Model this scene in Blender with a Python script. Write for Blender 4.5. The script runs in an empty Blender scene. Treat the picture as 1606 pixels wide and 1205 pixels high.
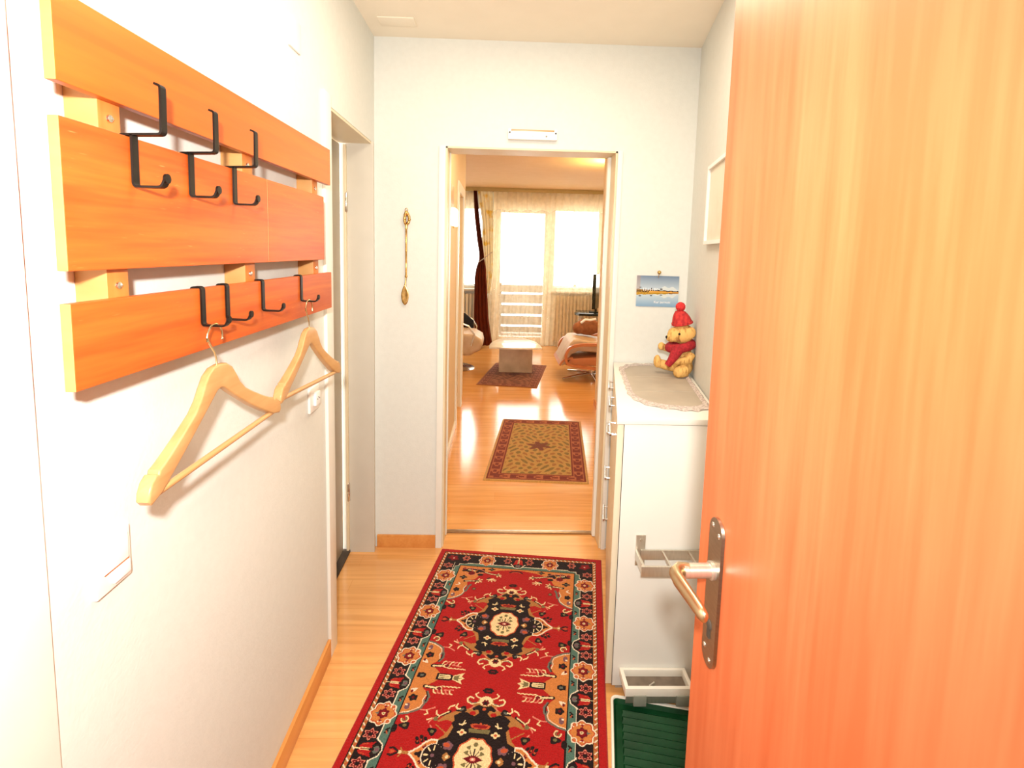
import bpy, bmesh, math, random
import numpy as np
from mathutils import Vector, Matrix
random.seed(7)
rng = np.random.default_rng(5)
S = bpy.context.scene
COL = S.collection
PI = math.pi

# ------------------------------------------------------------------ materials
def lin(c):
    out = []
    for v in c:
        v = v / 255.0
        out.append(v / 12.92 if v <= 0.04045 else ((v + 0.055) / 1.055) ** 2.4)
    return out

def new_mat(name):
    m = bpy.data.materials.new(name); m.use_nodes = True
    nt = m.node_tree; b = nt.nodes['Principled BSDF']
    return m, nt, b

def noise_mat(name, c1, c2=None, rough=0.5, scale=20.0, stretch=(1, 1, 1), metal=0.0, bump=0.0, detail=4.0,
              spec=0.5, contrast=(0.35, 0.65), bump_scale=None):
    m, nt, b = new_mat(name)
    b.inputs['Roughness'].default_value = rough
    b.inputs['Metallic'].default_value = metal
    b.inputs['Specular IOR Level'].default_value = spec
    tc = nt.nodes.new('ShaderNodeTexCoord'); mp = nt.nodes.new('ShaderNodeMapping')
    mp.inputs['Scale'].default_value = stretch
    nz = nt.nodes.new('ShaderNodeTexNoise'); nz.inputs['Scale'].default_value = scale; nz.inputs['Detail'].default_value = detail
    cr = nt.nodes.new('ShaderNodeValToRGB')
    cr.color_ramp.elements[0].position = contrast[0]; cr.color_ramp.elements[1].position = contrast[1]
    cr.color_ramp.elements[0].color = (*c1, 1); cr.color_ramp.elements[1].color = (*(c2 or c1), 1)
    nt.links.new(tc.outputs['Object'], mp.inputs['Vector']); nt.links.new(mp.outputs['Vector'], nz.inputs['Vector'])
    nt.links.new(nz.outputs['Fac'], cr.inputs['Fac']); nt.links.new(cr.outputs['Color'], b.inputs['Base Color'])
    if bump:
        src = nz
        if bump_scale:
            src = nt.nodes.new('ShaderNodeTexNoise'); src.inputs['Scale'].default_value = bump_scale
            nt.links.new(tc.outputs['Object'], src.inputs['Vector'])
        bp = nt.nodes.new('ShaderNodeBump'); bp.inputs['Strength'].default_value = bump; bp.inputs['Distance'].default_value = 0.004
        nt.links.new(src.outputs['Fac'], bp.inputs['Height']); nt.links.new(bp.outputs['Normal'], b.inputs['Normal'])
    return m

def wood_mat(name, light, dark, axis, rough=0.35, grain=9.0, spec=0.4, fine=0.5, wave=1.2, coat=0.0):
    """Long-grain veneer: noise stretched along axis, plus soft cathedral waves."""
    m, nt, b = new_mat(name)
    b.inputs['Roughness'].default_value = rough; b.inputs['Specular IOR Level'].default_value = spec
    b.inputs['Coat Weight'].default_value = coat
    b.inputs['Coat Roughness'].default_value = 0.12
    tc = nt.nodes.new('ShaderNodeTexCoord'); mp = nt.nodes.new('ShaderNodeMapping')
    sc = [grain, grain, grain]; sc[axis] = grain * 0.055
    mp.inputs['Scale'].default_value = sc
    nt.links.new(tc.outputs['Object'], mp.inputs['Vector'])
    n1 = nt.nodes.new('ShaderNodeTexNoise'); n1.inputs['Scale'].default_value = 1.0; n1.inputs['Detail'].default_value = 5; n1.inputs['Distortion'].default_value = wave
    n2 = nt.nodes.new('ShaderNodeTexNoise'); n2.inputs['Scale'].default_value = 9.0; n2.inputs['Detail'].default_value = 3
    nt.links.new(mp.outputs['Vector'], n1.inputs['Vector']); nt.links.new(mp.outputs['Vector'], n2.inputs['Vector'])
    mx = nt.nodes.new('ShaderNodeMath'); mx.operation = 'MULTIPLY_ADD'
    nt.links.new(n2.outputs['Fac'], mx.inputs[0]); mx.inputs[1].default_value = fine
    nt.links.new(n1.outputs['Fac'], mx.inputs[2])
    cr = nt.nodes.new('ShaderNodeValToRGB')
    cr.color_ramp.elements[0].position = 0.42 + fine * 0.25; cr.color_ramp.elements[1].position = 0.62 + fine * 0.6
    cr.color_ramp.elements[0].color = (*light, 1); cr.color_ramp.elements[1].color = (*dark, 1)
    nt.links.new(mx.outputs[0], cr.inputs['Fac']); nt.links.new(cr.outputs['Color'], b.inputs['Base Color'])
    return m

def add_scratches(m, axis, col, scale=38):
    nt = m.node_tree; b = nt.nodes['Principled BSDF']; src = b.inputs['Base Color'].links[0].from_socket
    tc = nt.nodes.new('ShaderNodeTexCoord'); mp = nt.nodes.new('ShaderNodeMapping')
    sc = [scale * 7] * 3; sc[axis] = scale * 0.75; mp.inputs['Scale'].default_value = sc; mp.inputs['Rotation'].default_value = (0.12, 0, 0)
    nz = nt.nodes.new('ShaderNodeTexNoise'); nz.inputs['Scale'].default_value = 1.0; nz.inputs['Detail'].default_value = 1.0
    n2 = nt.nodes.new('ShaderNodeTexNoise'); n2.inputs['Scale'].default_value = 7.0
    nt.links.new(tc.outputs['Object'], mp.inputs['Vector']); nt.links.new(mp.outputs['Vector'], nz.inputs['Vector']); nt.links.new(tc.outputs['Object'], n2.inputs['Vector'])
    a = nt.nodes.new('ShaderNodeMapRange'); a.inputs['From Min'].default_value = 0.68; a.inputs['From Max'].default_value = 0.76
    c = nt.nodes.new('ShaderNodeMapRange'); c.inputs['From Min'].default_value = 0.5; c.inputs['From Max'].default_value = 0.62; c.inputs['To Max'].default_value = 0.6
    nt.links.new(nz.outputs['Fac'], a.inputs['Value']); nt.links.new(n2.outputs['Fac'], c.inputs['Value'])
    mu = nt.nodes.new('ShaderNodeMath'); mu.operation = 'MULTIPLY'; nt.links.new(a.outputs['Result'], mu.inputs[0]); nt.links.new(c.outputs['Result'], mu.inputs[1])
    mx = nt.nodes.new('ShaderNodeMix'); mx.data_type = 'RGBA'; nt.links.new(mu.outputs[0], mx.inputs[0]); nt.links.new(src, mx.inputs[6]); mx.inputs[7].default_value = (*col, 1)
    nt.links.new(mx.outputs[2], b.inputs['Base Color'])

def floor_mat(name):
    m, nt, b = new_mat(name)
    b.inputs['Roughness'].default_value = 0.13; b.inputs['Specular IOR Level'].default_value = 0.8
    tc = nt.nodes.new('ShaderNodeTexCoord')
    bk = nt.nodes.new('ShaderNodeTexBrick')
    bk.inputs['Scale'].default_value = 1.0; bk.inputs['Brick Width'].default_value = 1.28; bk.inputs['Row Height'].default_value = 0.095
    bk.inputs['Mortar Size'].default_value = 0.0007; bk.inputs['Mortar Smooth'].default_value = 0.3; bk.inputs['Bias'].default_value = 0.0
    bk.inputs['Color1'].default_value = (0.78, 0.40, 0.135, 1); bk.inputs['Color2'].default_value = (0.72, 0.335, 0.10, 1)
    bk.inputs['Mortar'].default_value = (0.62, 0.27, 0.075, 1)
    nt.links.new(tc.outputs['Object'], bk.inputs['Vector'])
    mp = nt.nodes.new('ShaderNodeMapping'); mp.inputs['Scale'].default_value = (1.3, 24, 1)
    nt.links.new(tc.outputs['Object'], mp.inputs['Vector'])
    nz = nt.nodes.new('ShaderNodeTexNoise'); nz.inputs['Scale'].default_value = 1.6; nz.inputs['Detail'].default_value = 6; nz.inputs['Distortion'].default_value = 0.6
    nt.links.new(mp.outputs['Vector'], nz.inputs['Vector'])
    cr = nt.nodes.new('ShaderNodeValToRGB')
    cr.color_ramp.elements[0].position = 0.3; cr.color_ramp.elements[1].position = 0.72
    cr.color_ramp.elements[0].color = (0.84, 0.78, 0.72, 1); cr.color_ramp.elements[1].color = (1.08, 1.1, 1.14, 1)
    nt.links.new(nz.outputs['Fac'], cr.inputs['Fac'])
    mul = nt.nodes.new('ShaderNodeMix'); mul.data_type = 'RGBA'; mul.blend_type = 'MULTIPLY'; mul.inputs[0].default_value = 1.0
    nt.links.new(bk.outputs['Color'], mul.inputs[6]); nt.links.new(cr.outputs['Color'], mul.inputs[7])
    nt.links.new(mul.outputs[2], b.inputs['Base Color'])
    return m

def vcol_mat(name, rough=0.9, bump=0.0, spec=0.1, sheen=0.0):
    m, nt, b = new_mat(name)
    at = nt.nodes.new('ShaderNodeVertexColor'); at.layer_name = 'Col'
    b.inputs['Roughness'].default_value = rough; b.inputs['Specular IOR Level'].default_value = spec
    b.inputs['Sheen Weight'].default_value = sheen
    tc = nt.nodes.new('ShaderNodeTexCoord'); nz = nt.nodes.new('ShaderNodeTexNoise')
    nz.inputs['Scale'].default_value = 260; nz.inputs['Detail'].default_value = 2
    nt.links.new(tc.outputs['Object'], nz.inputs['Vector'])
    if bump:
        cr = nt.nodes.new('ShaderNodeMapRange'); cr.inputs['To Min'].default_value = 0.72; cr.inputs['To Max'].default_value = 1.28
        nt.links.new(nz.outputs['Fac'], cr.inputs['Value'])
        mul = nt.nodes.new('ShaderNodeMix'); mul.data_type = 'RGBA'; mul.blend_type = 'MULTIPLY'; mul.inputs[0].default_value = 1.0
        nt.links.new(at.outputs['Color'], mul.inputs[6]); nt.links.new(cr.outputs['Result'], mul.inputs[7])
        nt.links.new(mul.outputs[2], b.inputs['Base Color'])
        bp = nt.nodes.new('ShaderNodeBump'); bp.inputs['Strength'].default_value = bump; bp.inputs['Distance'].default_value = 0.002
        nt.links.new(nz.outputs['Fac'], bp.inputs['Height']); nt.links.new(bp.outputs['Normal'], b.inputs['Normal'])
    else:
        nt.links.new(at.outputs['Color'], b.inputs['Base Color'])
    return m

def sheer_mat(name, col, opacity):
    m, nt, b = new_mat(name)
    out = nt.nodes['Material Output']
    tr = nt.nodes.new('ShaderNodeBsdfTransparent'); df = nt.nodes.new('ShaderNodeBsdfDiffuse'); tl = nt.nodes.new('ShaderNodeBsdfTranslucent')
    df.inputs['Color'].default_value = (*col, 1); tl.inputs['Color'].default_value = (*col, 1)
    mx = nt.nodes.new('ShaderNodeMixShader'); mx.inputs[0].default_value = 0.5
    nt.links.new(df.outputs[0], mx.inputs[1]); nt.links.new(tl.outputs[0], mx.inputs[2])
    m2 = nt.nodes.new('ShaderNodeMixShader'); m2.inputs[0].default_value = opacity
    tc = nt.nodes.new('ShaderNodeTexCoord'); nz = nt.nodes.new('ShaderNodeTexNoise'); nz.inputs['Scale'].default_value = 14
    mr = nt.nodes.new('ShaderNodeMapRange'); mr.inputs['To Min'].default_value = opacity * 0.75; mr.inputs['To Max'].default_value = min(1, opacity * 1.25)
    nt.links.new(tc.outputs['Object'], nz.inputs['Vector']); nt.links.new(nz.outputs['Fac'], mr.inputs['Value']); nt.links.new(mr.outputs['Result'], m2.inputs[0])
    nt.links.new(tr.outputs[0], m2.inputs[1]); nt.links.new(mx.outputs[0], m2.inputs[2]); nt.links.new(m2.outputs[0], out.inputs['Surface'])
    return m

M = {}
M['wall'] = noise_mat('warm_white_plaster', (0.71, 0.715, 0.67), (0.73, 0.735, 0.69), 0.75, 40, bump=0.12, bump_scale=130, spec=0.2)
M['ceiling'] = noise_mat('ceiling_paint', (0.90, 0.82, 0.68), (0.92, 0.84, 0.70), 0.8, 8, spec=0.15)
M['hall_ceiling'] = noise_mat('glow_tinted_ceiling_paint', (0.80, 0.56, 0.30), (0.82, 0.58, 0.32), 0.8, 8, spec=0.15)  # warm orange glow on the far ceiling is painted into its colour
M['paint'] = noise_mat('white_gloss_paint', (0.82, 0.80, 0.73), (0.84, 0.82, 0.75), 0.35, 15, spec=0.4)
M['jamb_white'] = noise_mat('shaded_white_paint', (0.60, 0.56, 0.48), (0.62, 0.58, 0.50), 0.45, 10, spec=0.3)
M['leaf_shade'] = noise_mat('shade_toned_white_door_paint', (0.44, 0.38, 0.29), (0.46, 0.40, 0.31), 0.45, 10, spec=0.3)  # white leaf; the shade of its recess is put into this tan
M['jamb'] = noise_mat('cream_jamb_paint', (0.74, 0.62, 0.42), (0.78, 0.66, 0.46), 0.4, 10, spec=0.4)
M['floor'] = floor_mat('beech_laminate')
M['skirting'] = wood_mat('beech_skirting', (0.74, 0.33, 0.09), (0.64, 0.25, 0.06), 1, 0.4, 10)
M['plank'] = wood_mat('orange_beech_veneer', (0.60, 0.142, 0.017), (0.47, 0.076, 0.008), 1, 0.38, 14, fine=0.5, wave=1.0)
M['plank_top'] = wood_mat('light_orange_beech_veneer', (0.63, 0.152, 0.014), (0.54, 0.108, 0.010), 1, 0.38, 12, fine=0.3, wave=1.0)
add_scratches(M['plank'], 1, (0.72, 0.30, 0.09))
M['edge'] = noise_mat('flash_lit_beech_edge', (0.55, 0.275, 0.09), (0.50, 0.24, 0.07), 0.5, 12, (1, 1, 3))  # solid wood edge, with the flash light on it painted in as a paler tone
M['batten'] = wood_mat('beech_batten', (0.62, 0.21, 0.045), (0.54, 0.16, 0.03), 2, 0.45, 14)
M['hanger'] = wood_mat('pale_beech_hanger', (0.56, 0.315, 0.13), (0.49, 0.25, 0.09), 1, 0.35, 18, fine=0.25)
M['door'] = wood_mat('beech_door_veneer', (0.72, 0.20, 0.078), (0.62, 0.13, 0.042), 2, 0.34, 9.5, fine=0.45, wave=0.8, spec=0.45)
M['black'] = noise_mat('black_lacquered_steel', (0.006, 0.004, 0.003), (0.012, 0.008, 0.006), 0.38, 30, spec=0.22)
M['chrome'] = noise_mat('polished_steel', (0.72, 0.70, 0.66), (0.8, 0.78, 0.74), 0.18, 8, metal=1.0)
M['nickel'] = noise_mat('brushed_nickel', (0.40, 0.33, 0.26), (0.46, 0.39, 0.31), 0.33, 40, (1, 1, 6), metal=1.0)
M['bronze'] = noise_mat('satin_bronze_lever', (0.62, 0.47, 0.28), (0.68, 0.53, 0.33), 0.3, 20, metal=1.0)
M['alu'] = noise_mat('anodised_aluminium', (0.66, 0.61, 0.52), (0.72, 0.67, 0.58), 0.35, 30, (6, 1, 1), metal=0.85)
M['steel_wire'] = noise_mat('brass_plated_wire', (0.62, 0.50, 0.30), (0.7, 0.58, 0.36), 0.25, 10, metal=1.0)
M['brass'] = noise_mat('antique_brass', (0.50, 0.29, 0.09), (0.80, 0.52, 0.20), 0.25, 60, metal=1.0)
M['plastic'] = noise_mat('white_plastic', (0.84, 0.80, 0.74), (0.86, 0.82, 0.76), 0.35, 20)
M['white'] = noise_mat('bright_white_plastic', (0.90, 0.88, 0.86), (0.92, 0.90, 0.88), 0.35, 20)
M['cabinet'] = noise_mat('white_melamine', (0.83, 0.815, 0.75), (0.84, 0.825, 0.76), 0.42, 10, spec=0.35)
M['cabinet_front'] = noise_mat('cream_melamine_front', (0.80, 0.70, 0.52), (0.82, 0.72, 0.54), 0.42, 10, spec=0.35)
M['dark_steel'] = noise_mat('dark_tray_floor', (0.14, 0.105, 0.075), (0.2, 0.15, 0.11), 0.35, 30)
M['grey_green'] = noise_mat('grey_green_clip', (0.22, 0.235, 0.19), (0.27, 0.28, 0.23), 0.5, 30)
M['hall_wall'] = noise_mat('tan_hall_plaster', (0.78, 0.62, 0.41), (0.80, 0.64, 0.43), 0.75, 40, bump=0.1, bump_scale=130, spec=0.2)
M['dark'] = noise_mat('dark_gap', (0.05, 0.035, 0.025), (0.07, 0.05, 0.035), 0.8, 20)
M['grey'] = noise_mat('grey_plinth', (0.30, 0.26, 0.22), (0.36, 0.31, 0.26), 0.6, 20)
M['doily'] = noise_mat('taupe_satin_cloth', (0.42, 0.36, 0.29), (0.47, 0.405, 0.325), 0.55, 9, spec=0.3, bump=0.1)
M['lace'] = noise_mat('grey_lace', (0.66, 0.58, 0.54), (0.44, 0.36, 0.33), 0.8, 120, bump=0.6, contrast=(0.42, 0.58))
M['green'] = noise_mat('dark_green_plastic', (0.003, 0.035, 0.010), (0.005, 0.05, 0.016), 0.34, 14, spec=0.15)
M['cream_plastic'] = noise_mat('cream_plastic_rim', (0.82, 0.77, 0.66), (0.85, 0.8, 0.7), 0.4, 14)
M['bear'] = noise_mat('straw_coloured_fur', (0.74, 0.44, 0.14), (0.30, 0.12, 0.025), 0.7, 75, (1, 1, 0.35), bump=1.0, detail=3, contrast=(0.5, 0.74), spec=0.2)
M['red_knit'] = noise_mat('red_knit', (0.60, 0.035, 0.03), (0.33, 0.012, 0.016), 0.85, 90, (1, 1, 0.5), bump=0.8)
M['red_scarf'] = noise_mat('dark_red_knit', (0.42, 0.012, 0.02), (0.25, 0.006, 0.012), 0.85, 120, bump=0.8)
M['pompom'] = noise_mat('bright_red_wool', (0.78, 0.045, 0.04), (0.45, 0.012, 0.015), 0.9, 160, bump=1.0)
M['print'] = vcol_mat('printed_card', 0.4, 0.0, 0.3)
M['rug'] = vcol_mat('woven_rug_pile', 0.95, 0.6, 0.05, 0.15)
M['leather'] = noise_mat('beige_leather', (0.60, 0.42, 0.27), (0.52, 0.35, 0.21), 0.5, 10, bump=0.15)
M['bentwood'] = wood_mat('reddish_bentwood', (0.62, 0.22, 0.08), (0.48, 0.15, 0.05), 0, 0.35, 10)
M['marble'] = noise_mat('beige_travertine', (0.72, 0.56, 0.40), (0.44, 0.31, 0.20), 0.3, 6, bump=0.05, contrast=(0.3, 0.8))
M['glass_top'] = noise_mat('polished_pale_stone_top', (0.80, 0.72, 0.62), (0.86, 0.78, 0.68), 0.12, 8, spec=0.8)
M['drape'] = noise_mat('rust_brown_drape', (0.155, 0.028, 0.012), (0.11, 0.018, 0.008), 0.9, 30, (1, 1, 0.1), spec=0.1)
M['net'] = sheer_mat('net_curtain', (0.95, 0.80, 0.58), 0.34)
M['valance'] = sheer_mat('lace_valance', (0.95, 0.80, 0.58), 0.62)
M['pattern'] = noise_mat('cream_yellow_flowered_curtain', (0.92, 0.86, 0.66), (0.85, 0.62, 0.14), 0.8, 9, contrast=(0.5, 0.66))
M['radiator'] = noise_mat('cream_radiator', (0.78, 0.68, 0.50), (0.8, 0.7, 0.52), 0.4, 10)
M['olive'] = noise_mat('olive_tan_rail', (0.46, 0.33, 0.12), (0.5, 0.36, 0.14), 0.5, 10)
M['board'] = noise_mat('balcony_board', (0.16, 0.11, 0.07), (0.19, 0.135, 0.085), 0.7, 10)
M['screen'] = noise_mat('black_screen', (0.012, 0.016, 0.012), (0.016, 0.02, 0.016), 0.15, 10)
M['brown_plush'] = noise_mat('brown_plush', (0.34, 0.12, 0.045), (0.24, 0.08, 0.03), 0.9, 20, bump=0.3)
M['picture'] = noise_mat('pale_watercolour_print', (0.78, 0.71, 0.56), (0.70, 0.62, 0.46), 0.35, 9, contrast=(0.5, 0.75))
M['tan_lamp'] = noise_mat('tan_lamp_glass', (0.45, 0.28, 0.13), (0.48, 0.31, 0.15), 0.3, 10)

def glass_mat():
    m, nt, b = new_mat('window_glass')
    out = nt.nodes['Material Output']
    tr = nt.nodes.new('ShaderNodeBsdfTransparent'); gl = nt.nodes.new('ShaderNodeBsdfGlossy'); gl.inputs['Roughness'].default_value = 0.03
    fr = nt.nodes.new('ShaderNodeFresnel'); mx = nt.nodes.new('ShaderNodeMixShader')
    tr.inputs['Color'].default_value = (0.96, 0.98, 0.97, 1)
    nt.links.new(fr.outputs[0], mx.inputs[0]); nt.links.new(tr.outputs[0], mx.inputs[1]); nt.links.new(gl.outputs[0], mx.inputs[2])
    nt.links.new(mx.outputs[0], out.inputs['Surface'])
    return m
M['glass'] = glass_mat()

# ------------------------------------------------------------------ object helpers
def link(name, me, mats, parent=None, smooth=False, auto=None):
    o = bpy.data.objects.new(name, me); COL.objects.link(o)
    for m in (mats if isinstance(mats, (list, tuple)) else [mats]): me.materials.append(m)
    if parent is not None:
        o.parent = parent
        o.matrix_parent_inverse = Matrix.Translation(-Vector(parent.location)) if parent.type == 'EMPTY' or True else Matrix()
    if smooth:
        for p in me.polygons: p.use_smooth = True
        if auto is not None:
            me.set_sharp_from_angle(angle=auto)
    return o

def from_bm(name, bm, mats, parent=None, smooth=False, auto=math.radians(40)):
    bmesh.ops.recalc_face_normals(bm, faces=bm.faces)
    me = bpy.data.meshes.new(name); bm.to_mesh(me); bm.free()
    return link(name, me, mats, parent, smooth, auto)

def tag(o, label, cat, group=None, kind=None):
    o['label'] = label; o['category'] = cat
    if group: o['group'] = group
    if kind: o['kind'] = kind
    return o

def struct(o, label, cat='wall'):
    return tag(o, label, cat, None, 'structure')

def thing(name, loc, label, cat, group=None, kind=None):
    o = bpy.data.objects.new(name, None); COL.objects.link(o)
    o.location = loc; o.empty_display_size = 0.05
    # children are given world coordinates through their parent inverse
    return tag(o, label, cat, group, kind)

def bm_box(bm, x0, x1, y0, y1, z0, z1, bev=0.0, mat=0, seg=2):
    vs = [bm.verts.new(p) for p in ((x0, y0, z0), (x1, y0, z0), (x1, y1, z0), (x0, y1, z0), (x0, y0, z1), (x1, y0, z1), (x1, y1, z1), (x0, y1, z1))]
    fs = [bm.faces.new([vs[i] for i in f]) for f in ((0, 3, 2, 1), (4, 5, 6, 7), (0, 1, 5, 4), (1, 2, 6, 5), (2, 3, 7, 6), (3, 0, 4, 7))]
    for f in fs: f.material_index = mat
    if bev:
        es = list({e for f in fs for e in f.edges})
        bmesh.ops.bevel(bm, geom=es, offset=bev, segments=seg, affect='EDGES', profile=0.6)
    return fs

def box(name, x0, x1, y0, y1, z0, z1, mat, parent=None, bev=0.0, seg=2):
    bm = bmesh.new(); bm_box(bm, x0, x1, y0, y1, z0, z1, bev, seg=seg)
    return from_bm(name, bm, mat, parent, smooth=bev > 0)

def bm_prism(bm, pts, z0, z1, bev=0.0, axis='z', seg=2, mat=0):
    """extrude polygon; axis z: pts=(x,y); axis x: pts=(y,z) extruded x z0..z1; axis y: pts=(x,z)"""
    def P(p, h):
        return {'z': (p[0], p[1], h), 'x': (h, p[0], p[1]), 'y': (p[0], h, p[1])}[axis]
    a = [bm.verts.new(P(p, z0)) for p in pts]; b = [bm.verts.new(P(p, z1)) for p in pts]
    n = len(pts); fs = [bm.faces.new(a), bm.faces.new(b)]
    for i in range(n): fs.append(bm.faces.new((a[i], a[(i + 1) % n], b[(i + 1) % n], b[i])))
    for f in fs: f.material_index = mat
    bmesh.ops.recalc_face_normals(bm, faces=fs)
    if bev:
        es = list({e for f in fs[:2] for e in f.edges})
        bmesh.ops.bevel(bm, geom=es, offset=bev, segments=seg, affect='EDGES', profile=0.6)

def prism(name, pts, z0, z1, mat, parent=None, bev=0.0, axis='z', seg=2):
    bm = bmesh.new(); bm_prism(bm, pts, z0, z1, bev, axis, seg)
    return from_bm(name, bm, mat, parent, smooth=bev > 0)

def bm_tube(bm, pts, r, n=10, closed=False, cap=True, mat=0):
    pts = [Vector(p) for p in pts]; rs = r if isinstance(r, (list, tuple)) else [r] * len(pts)
    rings = []; prev = None
    for i, p in enumerate(pts):
        if closed: d = pts[(i + 1) % len(pts)] - pts[i - 1]
        else: d = pts[min(i + 1, len(pts) - 1)] - pts[max(i - 1, 0)]
        d.normalize()
        if prev is None:
            ref = Vector((0, 0, 1)) if abs(d.z) < 0.9 else Vector((1, 0, 0))
            u = d.cross(ref).normalized()
        else:
            u = (prev - d * prev.dot(d)).normalized()
        prev = u; w = d.cross(u)
        rings.append([bm.verts.new(p + (u * math.cos(2 * PI * k / n) + w * math.sin(2 * PI * k / n)) * rs[i]) for k in range(n)])
    m = len(rings)
    for i in range(m if closed else m - 1):
        a, b = rings[i], rings[(i + 1) % m]
        for k in range(n):
            f = bm.faces.new((a[k], a[(k + 1) % n], b[(k + 1) % n], b[k])); f.material_index = mat
    if cap and not closed:
        for rr in (rings[0], rings[-1]):
            f = bm.faces.new(rr); f.material_index = mat

def tube(name, pts, r, mat, parent=None, n=10, closed=False):
    bm = bmesh.new(); bm_tube(bm, pts, r, n, closed)
    return from_bm(name, bm, mat, parent, smooth=True)

def bm_lathe(bm, prof, center, axis='z', n=20):
    """prof: list of (r,h)"""
    c = Vector(center); rings = []
    for r, h in prof:
        ring = []
        for k in range(n):
            a = 2 * PI * k / n; ca, sa = r * math.cos(a), r * math.sin(a)
            v = {'z': (ca, sa, h), 'x': (h, ca, sa), 'y': (ca, h, sa)}[axis]
            ring.append(bm.verts.new(c + Vector(v)))
        rings.append(ring)
    for i in range(len(rings) - 1):
        for k in range(n): bm.faces.new((rings[i][k], rings[i][(k + 1) % n], rings[i + 1][(k + 1) % n], rings[i + 1][k]))
    bm.faces.new(rings[0]); bm.faces.new(rings[-1])

def lathe(name, prof, center, mat, parent=None, axis='z', n=20):
    bm = bmesh.new(); bm_lathe(bm, prof, center, axis, n)
    return from_bm(name, bm, mat, parent, smooth=True)

def fillet(pts, r, n=4):
    out = [Vector(pts[0])]
    for i in range(1, len(pts) - 1):
        a, b, c = Vector(pts[i - 1]), Vector(pts[i]), Vector(pts[i + 1])
        rr = min(r, (a - b).length * 0.45, (c - b).length * 0.45)
        p, q = b + (a - b).normalized() * rr, b + (c - b).normalized() * rr
        for k in range(n + 1):
            t = k / n; out.append(p * (1 - t) ** 2 + b * 2 * t * (1 - t) + q * t * t)
    out.append(Vector(pts[-1])); return out

def bm_strip(bm, prof, y, w, t):
    """bent flat bar; prof in (x,z), width w along y, thickness t"""
    ps = fillet([Vector((p[0], 0, p[1])) for p in prof], 0.006)
    L, R = [], []
    for i, p in enumerate(ps):
        d = (ps[min(i + 1, len(ps) - 1)] - ps[max(i - 1, 0)]).normalized()
        nrm = Vector((-d.z, 0, d.x))
        ww = w
        L.append([bm.verts.new(Vector((0, y + s * ww / 2, 0)) + p + nrm * t / 2 * k) for s, k in ((-1, -1), (1, -1), (1, 1), (-1, 1))])
    for i in range(len(L) - 1):
        for k in range(4): bm.faces.new((L[i][k], L[i][(k + 1) % 4], L[i + 1][(k + 1) % 4], L[i + 1][k]))
    bm.faces.new(L[0]); bm.faces.new(L[-1])

def copy_tree(o, parent=None):
    c = o.copy(); COL.objects.link(c)
    if parent is not None: c.parent = parent
    for ch in list(o.children): copy_tree(ch, c)
    return c

# ------------------------------------------------------------------ key dimensions (metres, camera foot at the origin)
XL, YB, CZ = -0.6014, 2.4455, 2.4831
YB2 = 2.593
DA, DB = -0.2653, 0.5503
WS = 0.2058                                   # the right wall runs at a slant
def xr(y): return 0.9216 - WS * (YB - y)

# ------------------------------------------------------------------ setting
struct(box('floor', -2.6, 3.8, -0.8, 8.3, -0.05, 0.0, M['floor']), 'beech laminate floor running from the corridor into the living room', 'floor')
struct(box('ceiling', -2.6, 3.8, -0.8, YB2, CZ, CZ + 0.1, M['ceiling']), 'plain cream ceiling over the corridor', 'ceiling')
struct(box('ceiling_living', -2.6, 3.8, YB2, 8.3, CZ, CZ + 0.1, M['hall_ceiling']), 'ceiling over the hallway and living room with its warm glow painted in', 'ceiling')

def wall_with_holes(name, u0, u1, w0, w1, holes, d0, d1, axis, mat, z0=0.0, z1=CZ):
    """wall spanning u0..u1 (x or y) with rectangular holes (ua,ub,za,zb); thickness d0..d1"""
    us = sorted({u0, u1, *[h[0] for h in holes], *[h[1] for h in holes]})
    zs = sorted({z0, z1, *[h[2] for h in holes], *[h[3] for h in holes]})
    bm = bmesh.new()
    def solid(i, j):
        if i < 0 or j < 0 or i >= len(us) - 1 or j >= len(zs) - 1: return False
        uc, zc = (us[i] + us[i + 1]) / 2, (zs[j] + zs[j + 1]) / 2
        return not any(h[0] < uc < h[1] and h[2] < zc < h[3] for h in holes)
    def V(u, d, z): return bm.verts.new((u, d, z) if axis == 'x' else (d, u, z))
    for i in range(len(us) - 1):
        for j in range(len(zs) - 1):
            if not solid(i, j): continue
            a, b, c, e = us[i], us[i + 1], zs[j], zs[j + 1]
            for d in (d0, d1): bm.faces.new((V(a, d, c), V(b, d, c), V(b, d, e), V(a, d, e)))
            if not solid(i - 1, j): bm.faces.new((V(a, d0, c), V(a, d1, c), V(a, d1, e), V(a, d0, e)))
            if not solid(i + 1, j): bm.faces.new((V(b, d0, c), V(b, d1, c), V(b, d1, e), V(b, d0, e)))
            if not solid(i, j - 1): bm.faces.new((V(a, d0, c), V(b, d0, c), V(b, d1, c), V(a, d1, c)))
            if not solid(i, j + 1): bm.faces.new((V(a, d0, e), V(b, d0, e), V(b, d1, e), V(a, d1, e)))
    bmesh.ops.remove_doubles(bm, verts=bm.verts, dist=1e-5)
    return from_bm(name, bm, mat)

LD0, LD1 = 1.8268, 2.4
struct(wall_with_holes('wall_left', -0.8, YB, 0, 0, [(LD0, LD1, 0.0, 2.0)], XL - 0.16, XL, 'y', M['wall']), 'white plaster corridor wall carrying the coat rack')
struct(wall_with_holes('wall_back', XL - 0.16, 1.25, 0, 0, [(DA, DB, 0.0, 2.0)], YB, YB2, 'x', M['wall']), 'cream end wall of the corridor with the open doorway')
struct(prism('wall_right', [(xr(-0.8), -0.8), (xr(YB), YB), (xr(YB) + 0.16, YB), (xr(-0.8) + 0.16, -0.8)], 0, CZ, M['wall']), 'cream right-hand corridor wall behind the shoe cabinet')
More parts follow.
